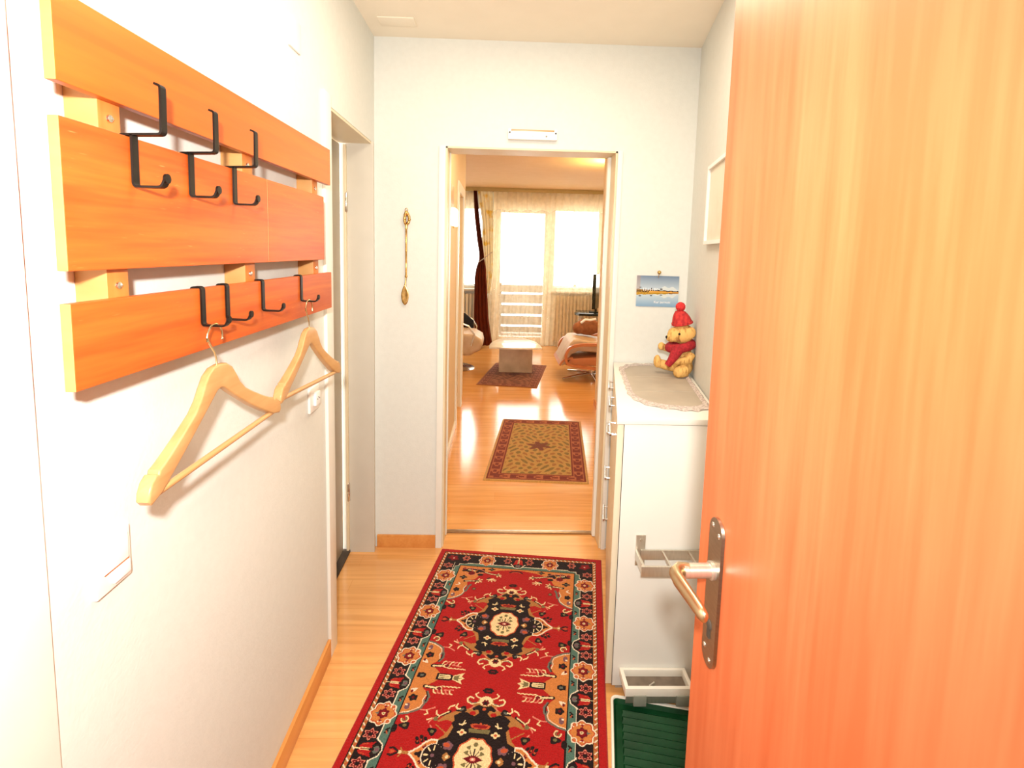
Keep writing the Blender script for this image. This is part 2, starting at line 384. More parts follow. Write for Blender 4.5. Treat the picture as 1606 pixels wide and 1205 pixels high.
# hallway and living room shell behind
HLX, HRX = -0.357, 0.985
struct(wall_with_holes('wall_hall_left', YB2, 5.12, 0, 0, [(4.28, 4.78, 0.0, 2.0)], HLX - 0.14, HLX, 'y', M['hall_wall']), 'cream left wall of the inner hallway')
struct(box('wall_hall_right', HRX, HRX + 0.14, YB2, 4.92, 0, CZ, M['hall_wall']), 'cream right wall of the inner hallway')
struct(box('wall_living_front_left', -2.6, HLX - 0.14, 4.98, 5.12, 0, CZ, M['wall']), 'living room wall left of the hallway opening')
struct(box('wall_living_front_right', HRX + 0.14, 3.8, 4.78, 4.92, 0, CZ, M['wall']), 'living room wall right of the hallway opening')
struct(box('wall_living_left', -2.6, -2.46, 5.12, 8.1, 0, CZ, M['wall']), 'far left living room wall')
struct(box('wall_living_right', 3.66, 3.8, 4.92, 8.1, 0, CZ, M['wall']), 'far right living room wall')
YW = 8.1
struct(wall_with_holes('wall_window', -2.6, 3.8, 0, 0, [(-1.25, -0.235, 0.90, 2.24), (-0.10, 0.82, 0.02, 2.24), (0.82, 2.4, 0.90, 2.24)], YW, YW + 0.2, 'x', M['wall']), 'living room wall with balcony door and windows')

# corridor mouldings
def trim(n, x0, x1, y0, y1, z0, z1, label, mat='paint', bev=0.002):
    return struct(box('trim_%d' % n, x0, x1, y0, y1, z0, z1, M[mat], bev=bev), label, 'trim')
trim(1, XL, XL + 0.012, 1.735, LD0 - 0.024, 0, 2.03, 'white casing strip left of the side door')
trim(2, DA - 0.031, DA, YB - 0.012, YB, 0, 2.0, 'narrow white casing left of the inner doorway')
trim(3, DB, DB + 0.022, YB - 0.012, YB, 0, 2.0, 'narrow white casing right of the inner doorway')
# door lining of the inner doorway
bm = bmesh.new()
bm_box(bm, DA, DA + 0.008, YB + 0.001, YB2, 0, 2.0); bm_box(bm, DB - 0.008, DB, YB + 0.001, YB2, 0, 2.0); bm_box(bm, DA, DB, YB + 0.001, YB2, 1.992, 2.0)
struct(from_bm('trim_4', bm, M['jamb']), 'tan lining inside the open inner doorway', 'trim')
bm = bmesh.new()
bm_box(bm, DB - 0.024, DB - 0.008, YB2 - 0.045, YB2 - 0.015, 0.004, 1.99, 0.002); bm_box(bm, DA + 0.008, DA + 0.014, YB2 - 0.045, YB2 - 0.015, 0.004, 1.99, 0.002)
struct(from_bm('trim_5', bm, M['paint']), 'pale door stop strip in the inner doorway', 'trim')
struct(box('trim_6', DA + 0.008, DB - 0.008, YB2 - 0.022, YB2 + 0.006, 0.0, 0.008, M['nickel'], bev=0.003), 'dark metal threshold strip across the inner doorway', 'threshold')
struct(box('trim_7', XL - 0.16, XL - 0.112, LD0, LD1, 0.0, 0.012, M['dark']), 'black threshold under the recessed side door', 'threshold')
# far jamb facing of the side door
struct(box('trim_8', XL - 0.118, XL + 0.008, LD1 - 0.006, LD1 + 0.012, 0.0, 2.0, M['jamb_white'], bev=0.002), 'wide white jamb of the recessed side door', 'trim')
bm = bmesh.new(); bm_box(bm, XL - 0.155, XL - 0.002, LD0, LD1 - 0.006, 1.99, 2.0)
struct(from_bm('trim_9', bm, M['jamb']), 'white head lining of the recessed side door', 'trim')
struct(box('baseboard_left', XL, XL + 0.012, 0.66, 1.735, 0, 0.075, M['skirting'], bev=0.003), 'beech skirting along the coat rack wall', 'baseboard')
struct(box('baseboard_back', XL + 0.01, DA - 0.031, YB - 0.012, YB, 0, 0.066, M['skirting'], bev=0.003), 'short beech skirting left of the inner doorway', 'baseboard')
trim(10, XL, XL + 0.006, 0.38, 0.648, 0, CZ, 'white entrance door casing at the near end of the left wall')
# hall mouldings
struct(box('baseboard_hall_left', HLX, HLX + 0.012, YB2, 4.18, 0, 0.065, M['paint'], bev=0.003), 'pale skirting along the left hallway wall', 'baseboard')
struct(box('baseboard_hall_right', HRX - 0.012, HRX, YB2, 4.92, 0, 0.065, M['skirting'], bev=0.003), 'beech skirting along the right hallway wall', 'baseboard')
bm = bmesh.new(); bm_box(bm, HLX, HLX + 0.014, 4.18, 4.28, 0, 2.08, 0.002); bm_box(bm, HLX, HLX + 0.014, 4.78, 4.88, 0, 2.08, 0.002); bm_box(bm, HLX, HLX + 0.014, 4.28, 4.78, 2.0, 2.08, 0.002)
struct(from_bm('trim_11', bm, M['paint']), 'white casing of the door in the left hallway wall', 'trim')
d = thing('door_3', (HLX - 0.06, 4.53, 0), 'closed white door in the left hallway wall', 'door', kind='structure')
box('leaf', HLX - 0.08, HLX - 0.04, 4.285, 4.775, 0.008, 1.995, M['paint'], d, 0.002)

# side door (left), closed in its recess
d1 = thing('door_1', (XL - 0.14, 2.1, 0), 'white side door closed deep in its frame beyond the coat rack', 'door', kind='structure')
box('leaf', XL - 0.158, XL - 0.145, LD0 + 0.004, LD1 - 0.012, 0.014, 1.986, M['leaf_shade'], d1, 0.002)
for z in (0.32, 1.72):
    h = lathe('hinge', [(0.007, -0.045), (0.0085, -0.043), (0.0085, -0.002), (0.006, 0.0), (0.0085, 0.002), (0.0085, 0.043), (0.004, 0.05)], (XL - 0.114, LD1 - 0.022, z), M['chrome'], d1, n=10)
bm = bmesh.new()
bm_box(bm, XL - 0.124, XL - 0.112, LD1 - 0.03, LD1 - 0.012, 0.02, 1.98, 0.002)
from_bm('hinge_strip', bm, M['jamb'], d1)

# ------------------------------------------------------------------ coat rack
PX = -0.5414; PB = -0.5555
rack = thing('coat_rack', (XL, 1.11, 1.30), 'three orange beech boards on battens screwed to the left wall', 'coat rack')
def plank(y0, y1, z0, z1, mat):
    bm = bmesh.new()
    bm_box(bm, PB, PX, y0, y1, z0, z1, 0.0012)
    bm.faces.ensure_lookup_table()
    for f in bm.faces:
        f.normal_update()
        c = f.calc_center_median()
        if abs(f.normal.y) > 0.9 : f.material_index = 1
    return from_bm('plank', bm, [mat, M['edge']], rack)
plank(0.6466, 1.6378, 1.7063, 1.8165, M['plank_top'])
plank(0.6466, 1.2, 1.4736, 1.6646, M['plank'])
plank(1.2008, 1.5764, 1.4736, 1.6646, M['plank'])
plank(0.6466, 1.6378, 1.3179, 1.4322, M['plank'])
for y0, y1 in ((0.727, 0.768), (1.116, 1.16), (1.52, 1.562)):
    b = box('batten', XL + 0.0005, PB, y0, y1, 1.335, 1.80, [M['batten'], M['edge']], rack, 0.001)
    for f in b.data.polygons:
        if f.normal.y < -0.9: f.material_index = 1  # side toward the flash is painted with the lit edge colour
    for z in (1.685, 1.449):
        bm = bmesh.new(); bm_lathe(bm, [(0.0002, 0.0), (0.0058, 0.0), (0.005, 0.0022), (0.0002, 0.003)], (PB, (y0 + y1) / 2, z), 'x', 14)
        bm_box(bm, PB + 0.0022, PB + 0.0034, (y0 + y1) / 2 - 0.0045, (y0 + y1) / 2 + 0.0045, z - 0.0007, z + 0.0007)
        from_bm('screw', bm, M['chrome'], b)

def zhook(y, label):
    bm = bmesh.new()
    bm_strip(bm, [(-0.5565, 1.645), (-0.5565, 1.6675), (-0.4955, 1.6695), (-0.4945, 1.738), (-0.503, 1.7405)], y, 0.0125, 0.0032)
    bm_strip(bm, [(-0.5385, 1.668), (-0.5390, 1.594), (-0.4985, 1.594), (-0.493, 1.6075)], y, 0.0125, 0.0032)
    bm_lathe(bm, [(0.001, -0.002), (0.0072, -0.0018), (0.0072, 0.0018), (0.001, 0.002)], (-0.4932, y, 1.6065), 'x', 14)
    tag(from_bm('hat_hook', bm, M['black'], None, True, math.radians(30)), label, 'hook', 'double hooks over the middle board')
zhook(0.770, 'black double hat hook over the middle board, nearest the left end')
zhook(0.907, 'black double hat hook over the middle board, middle one of three')
zhook(1.051, 'black double hat hook over the middle board, right one next to the seam')
def lhook(y, label):
    bm = bmesh.new()
    bm_strip(bm, [(-0.5575, 1.412), (-0.5575, 1.4342), (-0.5392, 1.4342), (-0.5392, 1.3645), (-0.4985, 1.3635), (-0.493, 1.3755)], y, 0.0118, 0.0032)
    bm_lathe(bm, [(0.001, -0.002), (0.0068, -0.0018), (0.0068, 0.0018), (0.001, 0.002)], (-0.4932, y, 1.3755), 'x', 14)
    tag(from_bm('coat_hook', bm, M['black'], None, True, math.radians(30)), label, 'hook', 'single hooks over the lower board')
lhook(0.927, 'black coat hook on the lower board carrying the large near hanger')
lhook(1.010, 'black empty coat hook on the lower board right beside the near hanger hook')
lhook(1.161, 'black empty coat hook on the lower board standing alone between the hangers')
lhook(1.385, 'black coat hook on the lower board carrying the far hanger')

# hangers: drawn round the centre line y=0, hook arm at z=0
def make_hanger(yc, zc, label, tilt):
    t = thing('coat_hanger', (-0.518, yc, zc), label, 'clothes hanger', 'wooden hangers')
    top = [(0, -0.070), (0.022, -0.0725), (0.040, -0.083), (0.054, -0.101), (0.066, -0.119), (0.085, -0.137), (0.115, -0.154), (0.150, -0.172), (0.176, -0.184),
           (0.190, -0.1885), (0.1925, -0.1945), (0.199, -0.192), (0.211, -0.199), (0.219, -0.212), (0.221, -0.224), (0.214, -0.232)]
    inn = [(0.188, -0.226), (0.150, -0.206), (0.105, -0.180), (0.060, -0.151), (0.030, -0.131), (0.012, -0.118), (0, -0.115)]
    half = top + inn
    pts = half + [(-p[0], p[1]) for p in reversed(half[1:-1])]
    bm = bmesh.new()
    # body bows gently forward toward the shoulders
    n = len(pts)
    rows = []
    for sx in (-1, 1):
        rows.append([bm.verts.new((sx * (0.0068 + 0.0035 * min(1, abs(p[0]) / 0.2)) + 0.010 * (abs(p[0]) / 0.22) ** 2, p[0], p[1])) for p in pts])
    f1 = bm.faces.new(rows[0]); f2 = bm.faces.new(rows[1])
    for i in range(n): bm.faces.new((rows[0][i], rows[0][(i + 1) % n], rows[1][(i + 1) % n], rows[1][i]))
    bmesh.ops.recalc_face_normals(bm, faces=bm.faces)
    bmesh.ops.bevel(bm, geom=list({e for f in (f1, f2) for e in f.edges}), offset=0.0032, segments=3, affect='EDGES', profile=0.5)
    bmesh.ops.triangulate(bm, faces=[f for f in bm.faces if len(f.verts) > 4])
    parts = [from_bm('shoulder', bm, M['hanger'], None, True)]
    bm = bmesh.new(); bm_tube(bm, [(0.009, -0.190, -0.2255), (0.009, 0, -0.2258), (0.009, 0.200, -0.2258)], 0.0056, 12)
    parts.append(from_bm('trouser_bar', bm, M['hanger'], None, True))
    bm = bmesh.new()
    hp = [(0, 0, -0.078), (0, -0.002, -0.058), (0, -0.008, -0.045), (0, -0.020, -0.031), (0, -0.0285, -0.016)]
    for k in range(13):
        a = math.radians(190 - k * 17); hp.append((0, -0.004 + 0.0245 * math.cos(a), -0.0195 + 0.0245 * math.sin(a)))
    bm_tube(bm, hp, 0.0018, 8)
    e = Vector(hp[-1]); bmesh.ops.create_icosphere(bm, subdivisions=2, radius=0.0028, matrix=Matrix.Translation(e))
    parts.append(from_bm('wire_hook', bm, M['steel_wire'], None, True))
    for p in parts: p.parent = t
    t.rotation_euler = (tilt, 0, 0)
    return t
make_hanger(0.927, 1.3625, 'large pale wooden hanger with trouser bar, nearest the camera', 0.0)
h2 = make_hanger(1.385, 1.3625, 'pale wooden hanger with trouser bar hanging near the side door', -0.075)

# ------------------------------------------------------------------ wall fittings, left
sw = thing('light_switch', (XL, 0.76, 1.015), 'white rocker switch plate low on the left wall below the near hanger', 'light switch')
box('plate', XL, XL + 0.008, 0.722, 0.794, 0.972, 1.058, M['plastic'], sw, 0.0025)
r = box('rocker', XL + 0.008, XL + 0.0125, 0.732, 0.784, 1.006, 1.049, M['white'], sw, 0.0015)
bm = bmesh.new()
bm_box(bm, XL + 0.008, XL + 0.013, 0.752, 0.786, 0.981, 1.001, 0.0012)
from_bm('socket_insert', bm, M['white'], sw, True)
box('slot', XL + 0.008, XL + 0.0095, 0.738, 0.788, 1.002, 1.0055, M['batten'], sw)
ou = thing('wall_socket', (XL, 1.617, 1.02), 'small white square socket on the left wall under the far hanger', 'socket')
box('plate', XL, XL + 0.009, 1.577, 1.657, 0.980, 1.061, M['plastic'], ou, 0.003)
bm = bmesh.new(); bm_box(bm, XL + 0.009, XL + 0.020, 1.600, 1.640, 0.999, 1.043, 0.004)
ins = from_bm('insert', bm, M['white'], ou, True)
bm = bmesh.new()
for dy, dz in ((-0.008, 0), (0.008, 0), (0, 0.005)): bm_lathe(bm, [(0.0022, 0), (0.0022, 0.0008)], (XL + 0.0197, 1.62 + dy, 1.02 + dz), 'x', 8)
from_bm('pin_holes', bm, M['dark'], ins)
tag(box('cover_plate', XL, XL + 0.006, 1.48, 1.56, 2.07, 2.155, M['plastic'], None, 0.002), 'blank square cover plate high on the left wall above the coat rack', 'cover plate')
tag(box('ceiling_plate', -0.54, -0.385, 2.24, 2.325, CZ - 0.005, CZ, M['ceiling'], None, 0.002), 'faint cover plate on the ceiling over the end wall corner', 'cover plate')

# ------------------------------------------------------------------ back wall things
SPX = -0.4485
sp = thing('decorative_spoon', (SPX, YB, 1.47), 'long thin brass spoon with ornate top hung left of the doorway', 'spoon')
lathe('stem', [(0.0035, 1.375), (0.0068, 1.379), (0.0068, 1.385), (0.0045, 1.389), (0.0048, 1.50), (0.0058, 1.502), (0.0048, 1.504), (0.0048, 1.605), (0.0068, 1.61), (0.005, 1.616), (0.007, 1.623), (0.004, 1.63)], (SPX, YB - 0.012, 0), M['brass'], sp, n=12)
bm = bmesh.new()
bmesh.ops.create_uvsphere(bm, u_segments=20, v_segments=14, radius=1.0)
for v in bm.verts:
    x, y, z = v.co; w = 1.0 - 0.42 * max(0, z) ** 1.3
    v.co = (SPX - 0.005 + x * 0.0185 * w, YB - 0.014 + y * 0.007 + (0.006 * (1 - x * x - z * z) if y < 0 else 0.004 * (1 - x * x - z * z)), 1.292 + z * (0.050 if z > 0 else 0.048))
bm_tube(bm, [(SPX - 0.004, YB - 0.013, 1.335), (SPX - 0.002, YB - 0.013, 1.355), (SPX, YB - 0.012, 1.378)], [0.006, 0.0035, 0.0035], 10)
from_bm('bowl', bm, M['brass'], sp, True)
bm = bmesh.new()
for k in range(34):
    t = k / 33; a = k * 2.1; rr = 0.0135 * math.sin(PI * min(1, 0.15 + t * 0.85)) + 0.001
    bmesh.ops.create_icosphere(bm, subdivisions=2, radius=0.0058 + 0.0022 * math.sin(k * 1.7) ** 2, matrix=Matrix.Translation((SPX + rr * math.cos(a), YB - 0.014 + rr * 0.4 * math.sin(a), 1.632 + t * 0.056)))
bm_tube(bm, [(SPX + 0.0065 * math.cos(a * PI / 6), YB - 0.010, 1.697 + 0.008 * math.sin(a * PI / 6)) for a in range(12)], 0.0017, 8, closed=True)
from_bm('ornament', bm, M['brass'], sp, True)
wl = thing('wall_lamp', (0.141, YB, 2.06), 'slim white wall lamp with slotted top above the inner doorway', 'lamp')
bm = bmesh.new(); bm_box(bm, 0.026, 0.256, YB - 0.028, YB, 2.036, 2.074, 0.004)
bm_box(bm, 0.026, 0.040, YB - 0.028, YB, 2.060, 2.084, 0.003); bm_box(bm, 0.242, 0.256, YB - 0.028, YB, 2.060, 2.084, 0.003)
from_bm('housing', bm, M['white'], wl, True)
box('tube_cover', 0.040, 0.242, YB - 0.022, YB - 0.002, 2.074, 2.083, M['tan_lamp'], wl, 0.003)
lathe('button', [(0.0045, 0), (0.0045, -0.003), (0.001, -0.004)], (0.205, YB - 0.028, 2.052), M['grey'], wl, 'y', 12)
lathe('pull_point', [(0.002, 0), (0.002, -0.002)], (0.142, YB - 0.028, 2.052), M['grey'], wl, 'y', 8)

# postcard: painted card with lettering, pinned at the top edge
def grid_print(name, origin, eu, ev, w, h, nx, nz, colfn, mat, parent=None, thick=None):
    xs = np.linspace(0, 1, nx + 1); zs = np.linspace(0, 1, nz + 1)
    XX, ZZ = np.meshgrid(xs, zs)
    co = np.array(origin)[None, :] + (XX.ravel()[:, None] * w) * np.array(eu)[None, :] + (ZZ.ravel()[:, None] * h) * np.array(ev)[None, :]
    idx = np.arange((nx + 1) * (nz + 1)).reshape(nz + 1, nx + 1)
    q = np.stack([idx[:-1, :-1], idx[:-1, 1:], idx[1:, 1:], idx[1:, :-1]], -1).reshape(-1, 4)
    me = bpy.data.meshes.new(name); me.from_pydata(co.tolist(), [], q.tolist())
    ca = me.color_attributes.new('Col', 'FLOAT_COLOR', 'CORNER')
    uc, vc = np.meshgrid((xs[:-1] + xs[1:]) / 2, (zs[:-1] + zs[1:]) / 2)
    c = colfn(uc, vc).reshape(-1, 3)
    c4 = np.concatenate([c, np.ones((len(c), 1))], 1)
    ca.data.foreach_set('color', np.repeat(c4, 4, 0).astype(np.float32).ravel())
    return link(name, me, mat, parent)

def L3(c): return np.array(lin(c))
def post_col(u, v):
    out = np.zeros(u.shape + (3,))
    sky = (L3((110, 130, 155))[None, None] * (v[..., None] - 0.5) * 2 + L3((190, 205, 215))[None, None] * (1 - (v[..., None] - 0.5) * 2))
    wat = (L3((125, 160, 190))[None, None] * (0.5 - v[..., None]) * 2 + L3((200, 212, 218))[None, None] * (1 - (0.5 - v[..., None]) * 2))
    out[:] = np.where((v > 0.5)[..., None], sky, wat)
    # pale mountains on the right and their mirror image
    mh = 0.10 * np.clip(np.sin((u - 0.42) * 5.0), 0, 1) + 0.03 * np.sin(u * 31)
    m = (np.abs(v - 0.475) < mh + 0.07) & (u > 0.42)
    out[m] = L3((205, 212, 212))
    hb = 0.092 - 0.055 * u + 0.008 * np.sin(u * 40)
    b = np.abs(v - 0.475) < hb
    out[b] = L3((62, 38, 10)); out[(np.abs(v - 0.468) < hb * 0.5) & (u > 0.3)] = L3((225, 160, 70)); out[(np.abs(v - 0.47) < hb) & (v < 0.455) & (u < 0.75)] = L3((170, 130, 30))
    rng2 = np.sin(u * 90) * np.sin(v * 140)
    out[b & (rng2 > 0.35) & (u < 0.4)] = L3((215, 165, 80))
    for cu in (0.085, 0.35, 0.585):
        for s in (1, -1):
            k = (np.abs(u - cu) < 0.027) & (np.abs(v - (0.475 + s * (0.145 - 0.08 * cu))) < 0.014); out[k] = L3((35, 32, 38))
    e = (u < 0.09) & (v > 0.52); out[e] = out[e] * 0.6 + L3((175, 140, 115)) * 0.4
    k = (np.abs(v - 0.56) < 0.05) & (np.sin(u * 120) > 0.6) & (u > 0.16) & (u < 0.5); out[k] = L3((225, 228, 232))
    return out
pc = thing('postcard', (0.776, YB, 1.337), 'blue lake postcard pinned to the end wall above the cabinet', 'postcard')
a = 0.012
grid_print('card', (0.6715, YB - 0.004, 1.262), (math.cos(a), 0, math.sin(a) * -0.3), (-0.004, 0, 1), 0.208, 0.151, 104, 76, post_col, M['print'], pc)
cu = bpy.data.curves.new('card_text', 'FONT'); cu.body = 'Kur zermatt'; cu.size = 0.0165; cu.extrude = 0.0002
tmp = bpy.data.objects.new('card_text', cu); COL.objects.link(tmp)
dg = bpy.context.evaluated_depsgraph_get()
me = bpy.data.meshes.new_from_object(tmp.evaluated_get(dg)); bpy.data.objects.remove(tmp)
me.transform(Matrix.Translation((0.759, YB - 0.0045, 1.279)) @ Matrix.Rotation(PI / 2, 4, 'X'))
me.materials.clear()
link('lettering', me, M['white'], pc)
pn = thing('push_pin', (0.774, YB, 1.425), 'round amber drawing pin holding the postcard', 'pin')
bm = bmesh.new(); bmesh.ops.create_uvsphere(bm, u_segments=14, v_segments=10, radius=0.0095, matrix=Matrix.Translation((0.776, YB - 0.014, 1.430)))
from_bm('head', bm, M['brass'], pn, True)
tube('needle', [(0.7755, YB - 0.014, 1.423), (0.774, YB - 0.010, 1.405), (0.774, YB - 0.001, 1.402)], 0.0014, M['brass'], pn, 8)

# picture frame on the right wall
def rw(y, off, z): # point on the right wall surface, moved off along its normal
    L = math.hypot(1, WS); return (xr(y) - off / L, y + off * WS / L, z)
def rw_box(name, y0, y1, z0, z1, o0, o1, mat, parent, bev=0.0):
    bm = bmesh.new()
    A = [rw(y0, o0, 0), rw(y1, o0, 0), rw(y1, o1, 0), rw(y0, o1, 0)]
    bm_prism(bm, [(p[0], p[1]) for p in A], z0, z1, bev)
    return from_bm(name, bm, mat, parent)
pf = thing('picture_frame', (xr(1.8), 1.8, 1.71), 'white framed pale print on the right wall half hidden by the door', 'picture')
bm = bmesh.new()
for (ya, yb, za, zb) in ((1.58, 2.02, 1.56, 1.574), (1.58, 2.02, 1.852, 1.866), (1.58, 1.594, 1.574, 1.852), (2.006, 2.02, 1.574, 1.852)):
    bm_prism(bm, [rw(ya, 0.0, 0)[:2], rw(yb, 0.0, 0)[:2], rw(yb, 0.018, 0)[:2], rw(ya, 0.018, 0)[:2]], za, zb, 0.0)
from_bm('frame', bm, M['white'], pf)
rw_box('print', 1.594, 2.006, 1.574, 1.852, 0.002, 0.008, M['picture'], pf)

# ------------------------------------------------------------------ shoe cabinet (its plan follows the slanted wall)
CN, CF = (0.398, 1.585), (0.578, 2.436)
RN, RF = (xr(1.585) - 0.004, 1.585), (xr(2.436) - 0.004, 2.436)
def fp(s, t):   # s along the front (0 near .. 1 far), t across (0 front .. 1 wall)
    a = (CN[0] + (CF[0] - CN[0]) * s, CN[1] + (CF[1] - CN[1]) * s); b = (RN[0] + (RF[0] - RN[0]) * s, RN[1] + (RF[1] - RN[1]) * s)
    return (a[0] + (b[0] - a[0]) * t, a[1] + (b[1] - a[1]) * t)
def slab(name, s0, s1, t0, t1, z0, z1, mat, parent, bev=0.0):
    return prism(name, [fp(s0, t0), fp(s0, t1), fp(s1, t1), fp(s1, t0)], z0, z1, mat, parent, bev)
CT = 0.982
cab = thing('shoe_cabinet', (0.65, 2.0, 0), 'tall white shoe cabinet with metal bar handles against the right wall', 'cabinet')
slab('carcass', 0.0, 1.0, 0.062, 1.0, 0.032, CT - 0.022, M['cabinet'], cab, 0.0015)
slab('top', -0.004, 1.0, -0.012, 1.0, CT - 0.020, CT, M['cabinet'], cab, 0.002)
slab('plinth', 0.03, 0.99, 0.1, 0.99, 0.0, 0.032, M['grey'], cab)
def bar_handle(s, z, parent, half=0.06):
    c = Vector((*fp(s, 0), z)); d = (Vector((*CF, 0)) - Vector((*CN, 0))).normalized(); nrm = Vector((-d.y, d.x, 0))
    bm = bmesh.new()
    p0, p1 = c - d * half, c + d * half
    o = nrm * 0.021
    bm_tube(bm, [p0 - d * 0.012 + o, p1 + d * 0.012 + o], 0.0042, 10)
    for p in (p0, p1): bm_tube(bm, [p, p + o], 0.0036, 8)
    return from_bm('handle', bm, M['chrome'], parent, True)
for s0, s1, sh in ((0.006, 0.333, 0.17), (0.339, 0.666, 0.555)):
    dr = slab('door', s0, s1, -0.005, 0.056, 0.034, CT - 0.024, M['cabinet_front'], cab, 0.0015)
    bar_handle(sh, 0.895, dr)
zz = [0.034, 0.262, 0.490, 0.718, CT - 0.024]
for k in range(4):
    dr = slab('drawer', 0.672, 0.997, -0.005, 0.056, zz[k] + 0.002, zz[k + 1] - 0.002, M['cabinet_front'], cab, 0.0015)
    bar_handle(0.875, (0.255, 0.46, 0.68, 0.895)[k], dr)
# dark joint between front panel and side, seen on the near end
slab('joint', -0.0002, 0.004, 0.056, 0.062, 0.034, CT - 0.024, M['dark'], cab)

# doily on the cabinet
dpts = [(.566, 2.30), (.61, 2.37), (.66, 2.405), (.73, 2.415), (.82, 2.413), (.893, 2.40), (.872, 2.29), (.853, 2.203), (.835, 2.115), (.817, 2.026), (.80, 1.94), (.783, 1.857), (.765, 1.77), (.750, 1.70), (.70, 1.665), (.658, 1.663), (.598, 1.681), (.541, 1.714), (.508, 1.772), (.497, 1.853), (.508, 1.93), (.52, 2.01), (.533, 2.09), (.546, 2.17), (.556, 2.24)]
dt = thing('doily', (0.68, 2.0, CT), 'taupe satin doily with scalloped lace edge on the shoe cabinet', 'doily')
def smooth_loop(p, n):
    out = []; m = len(p)
    for i in range(m):
        p0, p1, p2, p3 = [Vector((*p[(i + k - 1) % m], 0)) for k in range(4)]
        for k in range(n):
            t = k / n
            out.append(0.5 * ((2 * p1) + (-p0 + p2) * t + (2 * p0 - 5 * p1 + 4 * p2 - p3) * t * t + (-p0 + 3 * p1 - 3 * p2 + p3) * t ** 3))
    return out
lp = smooth_loop(dpts, 5); cen = Vector((0.685, 2.03, 0))
bm = bmesh.new()
R0 = [bm.verts.new(cen + (p - cen) * 0.86 + Vector((0, 0, CT + 0.0022))) for p in lp]
mid = [bm.verts.new(cen + (p - cen) * 0.5 + Vector((0, 0, CT + 0.002 + 0.0008 * math.sin((cen + (p - cen) * 0.5).y * 60)))) for p in lp]
cv = bm.verts.new(cen + Vector((0, 0, CT + 0.002)))
n = len(lp)
for i in range(n):
    bm.faces.new((R0[i], R0[(i + 1) % n], mid[(i + 1) % n], mid[i])); bm.faces.new((mid[i], mid[(i + 1) % n], cv))
for yy in (1.90, 2.13):   # two pressed fold lines
    bm_tube(bm, [(0.53 + 0.02 * (yy > 2), yy, CT + 0.0022), (0.66, yy + 0.01, CT + 0.0026), (0.775 + 0.05 * (yy > 2), yy + 0.004, CT + 0.0022)], 0.0012, 6)
from_bm('cloth', bm, M['doily'], dt, True)
bm = bmesh.new(); A_, B_, C_ = [], [], []
for i, p in enumerate(lp):
    sc = 1.0 + 0.016 * math.sin(i * 2 * PI / 5)
    wallside = max(0.0, min(1.0, (p.x - (xr(p.y) - 0.05)) / 0.03))
    A_.append(bm.verts.new(cen + (p - cen) * 0.85 + Vector((0, 0, CT + 0.0030))))
    B_.append(bm.verts.new(cen + (p - cen) * 0.93 + Vector((0, 0, CT + 0.0045 + 0.0015 * math.sin(i * 2.1) + 0.008 * wallside))))
    C_.append(bm.verts.new(cen + (p - cen) * (sc - 0.012) + Vector((0, 0, CT + 0.0018 + 0.001 * math.sin(i * 1.3) + 0.004 * wallside))))
for i in range(n):
    j = (i + 1) % n
    bm.faces.new((A_[i], A_[j], B_[j], B_[i])); bm.faces.new((B_[i], B_[j], C_[j], C_[i]))
from_bm('lace_border', bm, M['lace'], dt, True)

# ------------------------------------------------------------------ teddy bear figurine (one continuous body)
BS = 2.17 / 790.0 / 8.92
BX, BY = 0.789, 2.17
def bp(px, py, dy=0.0): return Vector((BX + (px - 357) * BS, BY + dy, CT + 0.004 + (1136 - py) * BS))
def blob(bm, c, r, sub=3, rot=None):
    m = Matrix.Translation(c)
    if rot: m = m @ rot
    m = m @ Matrix.Diagonal((*r, 1))
    bmesh.ops.create_icosphere(bm, subdivisions=sub, radius=1.0, matrix=m)
def remesh(name, bm, vox, mat, parent, smooth_it=6):
    me = bpy.data.meshes.new(name); bm.to_mesh(me); bm.free()
    o = bpy.data.objects.new(name, me); COL.objects.link(o)
    md = o.modifiers.new('r', 'REMESH'); md.mode = 'VOXEL'; md.voxel_size = vox
    sm = o.modifiers.new('s', 'SMOOTH'); sm.iterations = smooth_it; sm.factor = 0.5
    m2 = bpy.data.meshes.new_from_object(o.evaluated_get(bpy.context.evaluated_depsgraph_get()))
    bpy.data.objects.remove(o)
    return link(name, m2, mat, parent, True)
q = BS
bear = thing('teddy_bear_figurine', (BX, BY, CT + 0.002), 'straw-coloured sitting teddy bear in red hat and scarf on the doily', 'figurine')
bm = bmesh.new()
blob(bm, bp(440, 890), (148 * q, 155 * q, 195 * q))
blob(bm, bp(462, 1000), (130 * q, 155 * q, 132 * q))
blob(bm, bp(428, 530), (148 * q, 145 * q, 150 * q))
blob(bm, bp(335, 545, 0), (122 * q, 118 * q, 112 * q))
blob(bm, bp(268, 590, -6 * q), (76 * q, 78 * q, 66 * q))
blob(bm, bp(500, 500, -118 * q), (70 * q, 34 * q, 88 * q))
blob(bm, bp(500, 480, 118 * q), (70 * q, 34 * q, 88 * q))
bm_tube(bm, [bp(450, 1030, -110 * q), bp(360, 1050, -140 * q), bp(330, 1070, -150 * q)], [98 * q, 92 * q, 72 * q], 16)
blob(bm, bp(345, 1052, -150 * q), (75 * q, 66 * q, 84 * q))
bm_tube(bm, [bp(420, 1030, 80 * q), bp(240, 1010, 90 * q), bp(120, 980, 95 * q)], [85 * q, 72 * q, 62 * q], 16)
blob(bm, bp(112, 955, 90 * q), (52 * q, 62 * q, 95 * q))
bm_tube(bm, [bp(525, 800, -120 * q), bp(470, 880, -160 * q), bp(360, 895, -165 * q), bp(275, 890, -150 * q)], [62 * q, 58 * q, 52 * q, 46 * q], 14)
blob(bm, bp(275, 888, -150 * q), (52 * q, 48 * q, 46 * q))
